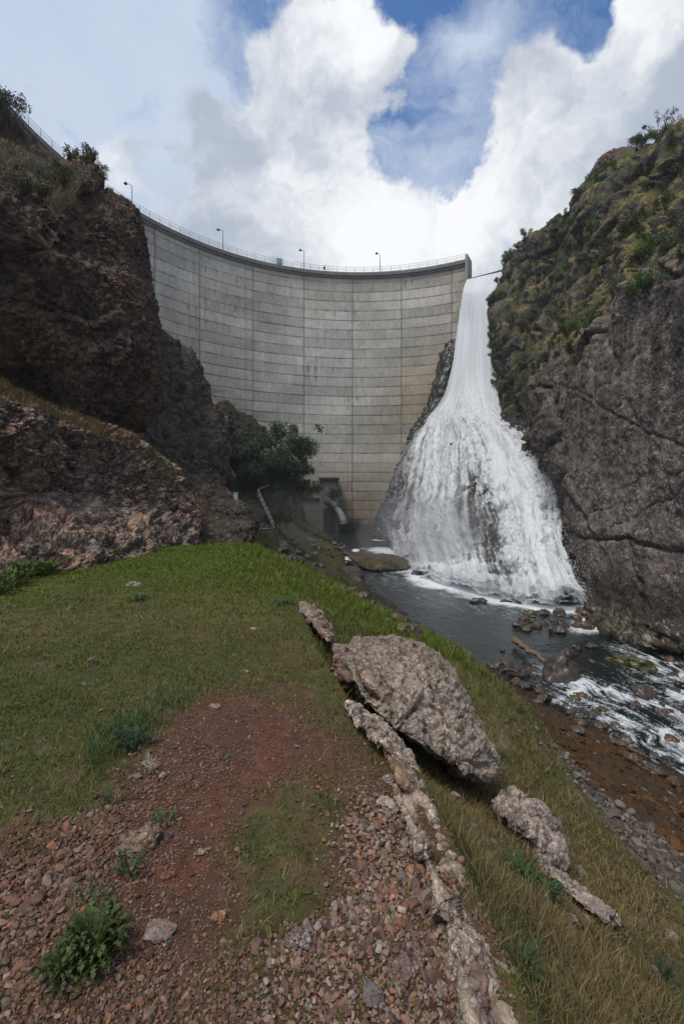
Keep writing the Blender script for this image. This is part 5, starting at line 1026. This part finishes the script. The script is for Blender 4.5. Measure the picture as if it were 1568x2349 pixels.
# bent guard rails, stair, utility box
def railframe(pairs, r, label, cat, name, m=None):
    A = pairs[0][0]; V, F = merge([tube([np.array(p)-A, np.array(q)-A], r, 5) for p, q in pairs]); tag(obj(name, V, F, m or M_steel, loc=tuple(A)), label, cat)
def Q(u, v, Y): return P(u, v, Y)
railframe([(Q(905*.0+557, 1225, 30), Q(572, 1197, 30)), (Q(572, 1197, 30), Q(590, 1187, 31)), (Q(557, 1207, 30), Q(590, 1228, 30.5)), (Q(553, 1220, 30), Q(591, 1230, 30.5)), (Q(567, 1196, 30), Q(553, 1212, 30)), (Q(591, 1222, 30.5), Q(591, 1236, 30.5)), (Q(560, 1222, 30), Q(562, 1238, 29.8)), (Q(574, 1216, 30.2), Q(576, 1242, 30.2)), (Q(553, 1210, 30), Q(554, 1228, 30))], .028, 'bent pale pipe railing leaning at the far end of the turf', 'railing', 'bent_railing')
st = []
for k in range(9):
    t = k/8; a = Q(lerp(592, 628, t), lerp(1122, 1200, t), lerp(52, 46, t)); b = a-np.array([0, 0, 1.0]); st.append((a, b))
    if k: st.append((pa, a)); st.append((pa-np.array([0, 0, .5]), a-np.array([0, 0, .5])))
    pa = a
st += [(Q(592, 1122, 52), Q(618, 1112, 56)), (Q(628, 1200, 46), Q(628, 1222, 46)), (Q(585, 1212, 46), Q(628, 1212, 46))]
railframe(st, .035, 'thin pipe handrail stepping down the misty bank below the trees', 'handrail', 'handrail')
for k in range(1): pass
def steps():
    root = None; parts = []
    for k in range(10):
        t = k/9; c = Q(lerp(590, 622, t), lerp(1150, 1222, t), lerp(51, 45.5, t)); parts.append(boxm(c-np.array([.6, 0, 0]), (.8, .3, .2)))
    A = parts[0][0][0]; V, F = merge(parts); tag(obj('concrete_steps', V-A, F, M_conc, col=np.tile([.07, .062, .052], (len(V), 1)), smooth=False, loc=tuple(A)), 'narrow concrete steps beside the handrail on the misty bank', 'steps')
steps()
def ubox():
    b = Q(541, 1143, 28); root = empty('utility_box', b-np.array([0, 0, .1]), 'small pale green utility box standing on the rocky slope', 'utility box')
    V, F = boxm((0, 0, .22), (.22, .2, .42)); obj('body', V, F, M_green, root, smooth=False); V, F = boxm((0, 0, .45), (.25, .23, .045)); obj('lid', V, F, M_green, root, smooth=False)
ubox()
# ------------------------------------------------------------------ grass
def grass(name, label, K, rmin, rmax, fn, spread=44, wmin=.0022):
    x, y = scatter_zone(K, rmin, rmax, spread); z = ground(x, y); soil, gl, gr, dE, dS, s, p, u, v = zones(x, y, z)
    dens, h, c = fn(x, y, p, soil, gl, gr, dE, dS, s, u, v); k = rng.random(K) < dens; x, y, z, h, c = x[k], y[k], z[k], h[k], c[k]; K = len(x)
    r = np.hypot(x, y); wd = np.maximum(wmin, r*.00075)*rng.uniform(.7, 1.4, K); a = rng.uniform(0, 6.283, K); ln = h*rng.uniform(.5, 1.3, K); le = rng.uniform(.15, .9, K); b = rng.uniform(0, 6.283, K)
    base = np.stack([x, y, z-.004], -1); sd = np.stack([np.cos(a), np.sin(a), a*0], -1)*wd[:, None]; dr = np.stack([np.cos(b)*le, np.sin(b)*le, np.sqrt(1-le**2*.8)], -1)*ln[:, None]
    V = np.concatenate([base-sd, base+sd, base+dr*.55+sd*.8, base+dr*.55-sd*.8, base+dr*np.array([1.15, 1.15, .92])]); i = np.arange(K)
    o = obj(name, V, [np.stack([i, i+K, i+2*K, i+3*K], -1), np.stack([i+3*K, i+2*K, i+4*K], -1)], M_grass, col=np.clip(np.tile(c, (5, 1)), 0, 1)); tag(o, label, 'grass', kind='stuff')
def turf(x, y, p, soil, gl, gr, dE, dS, s, u, v):
    n = fbm(p, .7, 4, .6, 61); n2 = fbm(p, 3.5, 3, .6, 62); n3 = fbm(p, .25, 3, .6, 63)
    bare = sstep(n2+.6*n, .15, .45)*sstep(-y, -9, -4)
    dens = (dE < .12)*(1-np.clip(soil*.99, 0, 1)**.6)*(1-.93*gl)*(1-.66*gr)*(1-.75*bare)*(1-.62*sstep(u, 480, 560)*sstep(v, 1700, 1800))*sstep(y, .2, .9)
    edge = np.exp(-(((v-1660)+(u-330)*.55)/40)**2)*sstep(-u, -560, -300)*(u > 200)
    h = (.022+.030*sstep(n2, -.3, .4)+.10*edge)*(1+.6*sstep(y, 5, 12))+.11*sstep(y, 10, 19)*sstep(n, -.3, .3)+.08*sstep(y, 8, 12)*sstep(dE, -1.6, -.3)
    c = cmix([.12, .135, .022], [.24, .185, .07], sstep(n+.8*n2+rng.normal(0, .35, len(x)), .0, .7)*.8); c = cmix(c, [.12, .17, .014], sstep(y+5*n3+3*n, 4, 14)*.85); c = cmix(c, [.06, .12, .04], edge*.8)
    c = c*rng.uniform(.6, 1.35, (len(x), 1)); return dens, h, c
grass('grass', 'short green grass covering the flat turf above the river', 420000, 1.0, 26, turf)
def slope_g(x, y, p, soil, gl, gr, dE, dS, s, u, v):
    n = fbm(p, .7, 4, .6, 64); n2 = fbm(p, 3, 3, .6, 65); sh = s+.07*n+.05*n2
    dens = sstep(dE, .12, .3)*sstep(-sh, -.45, -.33)*(1-.0)*(.75+.25*sstep(n2, -.2, .2)); gry = sstep(-np.abs(sh-.42), -.08, -.03)*sstep(-y, -10.5, -8); dens = dens*(1-gry)
    h = (.05+.07*sstep(n2, -.3, .4))*(1+.8*sstep(y, 4, 9))
    c = cmix([.10, .105, .032], [.24, .185, .085], sstep(n+.7*n2+rng.normal(0, .3, len(x)), -.35, .4)*.85); c = cmix(c, [.115, .155, .018], sstep(y, 6.5, 9.5)*sstep(-s, -.42, -.25)*.9)*rng.uniform(.6, 1.35, (len(x), 1)); return dens, h, c
grass('slope_grass', 'olive and straw coloured grass on the slope falling to the river', 330000, 1.2, 45, slope_g)
def farbank(x, y, p, soil, gl, gr, dE, dS, s, u, v):
    n = fbm(p, .3, 4, .6, 66); dens = (y > 24)*(dS < -.6)*sstep(n, -.3, .2)*.8; h = .25+.3*sstep(n, 0, .4); c = cmix([.045, .075, .018], [.10, .10, .04], sstep(fbm(p, .5, 3), -.2, .4))*rng.uniform(.6, 1.3, (len(x), 1)); return dens, h*np.ones(len(x)), c
grass('bank_grass', 'dark green growth on the misty bank between turf and dam', 60000, 24, 100, farbank, 30, .02)
# brown and orange moss cushions on the lower bank
def moss():
    K = 26000; x, y = scatter_zone(K, 6, 30, 44); z = ground(x, y); soil, gl, gr, dE, dS, s, p, u, v = zones(x, y, z)
    n = fbm(p, .9, 4, .6, 17); sh = s; k = (rng.random(K) < (.25+.75*sstep(n, -.05, .25))*sstep(sh, .46, .58)*(dS < -.2)); x, y, n = x[k], y[k], n[k]; K = len(x); sz = np.clip(np.exp(rng.normal(math.log(.12), .5, K)), .04, .4)
    c = cmix([.065, .040, .020], [.125, .052, .015], sstep(n+.2*rng.normal(0, 1, K), .2, .6))*rng.uniform(.6, 1.2, (K, 1))
    tag(stone_cloud('moss', x, y, sz, c, 1, .1, flat=.5, mat=M_soil), 'brown and rust orange moss cushions on the lower river bank', 'moss', kind='stuff')
moss()

# ------------------------------------------------------------------ air: spray mist round the fall and thin haze
def vol_mat(name, dens, col=(.9, .92, .95), aniso=.2):
    m = bpy.data.materials.new(name); m.use_nodes = True; t = NT(m.node_tree); pv = t.new('ShaderNodeVolumePrincipled'); pv.inputs['Density'].default_value = dens; pv.inputs['Color'].default_value = (*col, 1); pv.inputs['Anisotropy'].default_value = aniso
    out = t.new('ShaderNodeOutputMaterial'); t.l.new(pv.outputs[0], out.inputs['Volume']); return m
def mist(u, v, Y, rad, dens, label):
    V, F = ico(3); c = P(u, v, Y); V = V*np.array(rad)*(1+.25*fbm(V, 1.3, 3, .5, int(u))[:, None]); o = obj('mist', V, F, vol_mat('mist', dens), loc=tuple(c)); tag(o, label, 'mist', kind='stuff')
mist(1010, 1235, 56, (9, 9, 5.5), .04, 'white spray mist hanging round the left foot of the waterfall')
mist(1180, 1345, 40.5, (6, 3.5, 2.2), .06, 'low white spray along the right foot of the waterfall')
mist(930, 1150, 80, (6, 7, 9), .018, 'thin spray mist drifting between the waterfall and the dam')
mist(640, 1200, 52, (8, 12, 4), .004, 'faint mist over the bank below the trees')

def haze():
    V, F = boxm((0, 60, 25), (200, 190, 76)); o = obj('haze', V, F, vol_mat('haze', .0004, (.88, .92, 1.0), 0), smooth=False); tag(o, 'thin pale haze filling the canyon air', 'haze', kind='stuff')
haze()
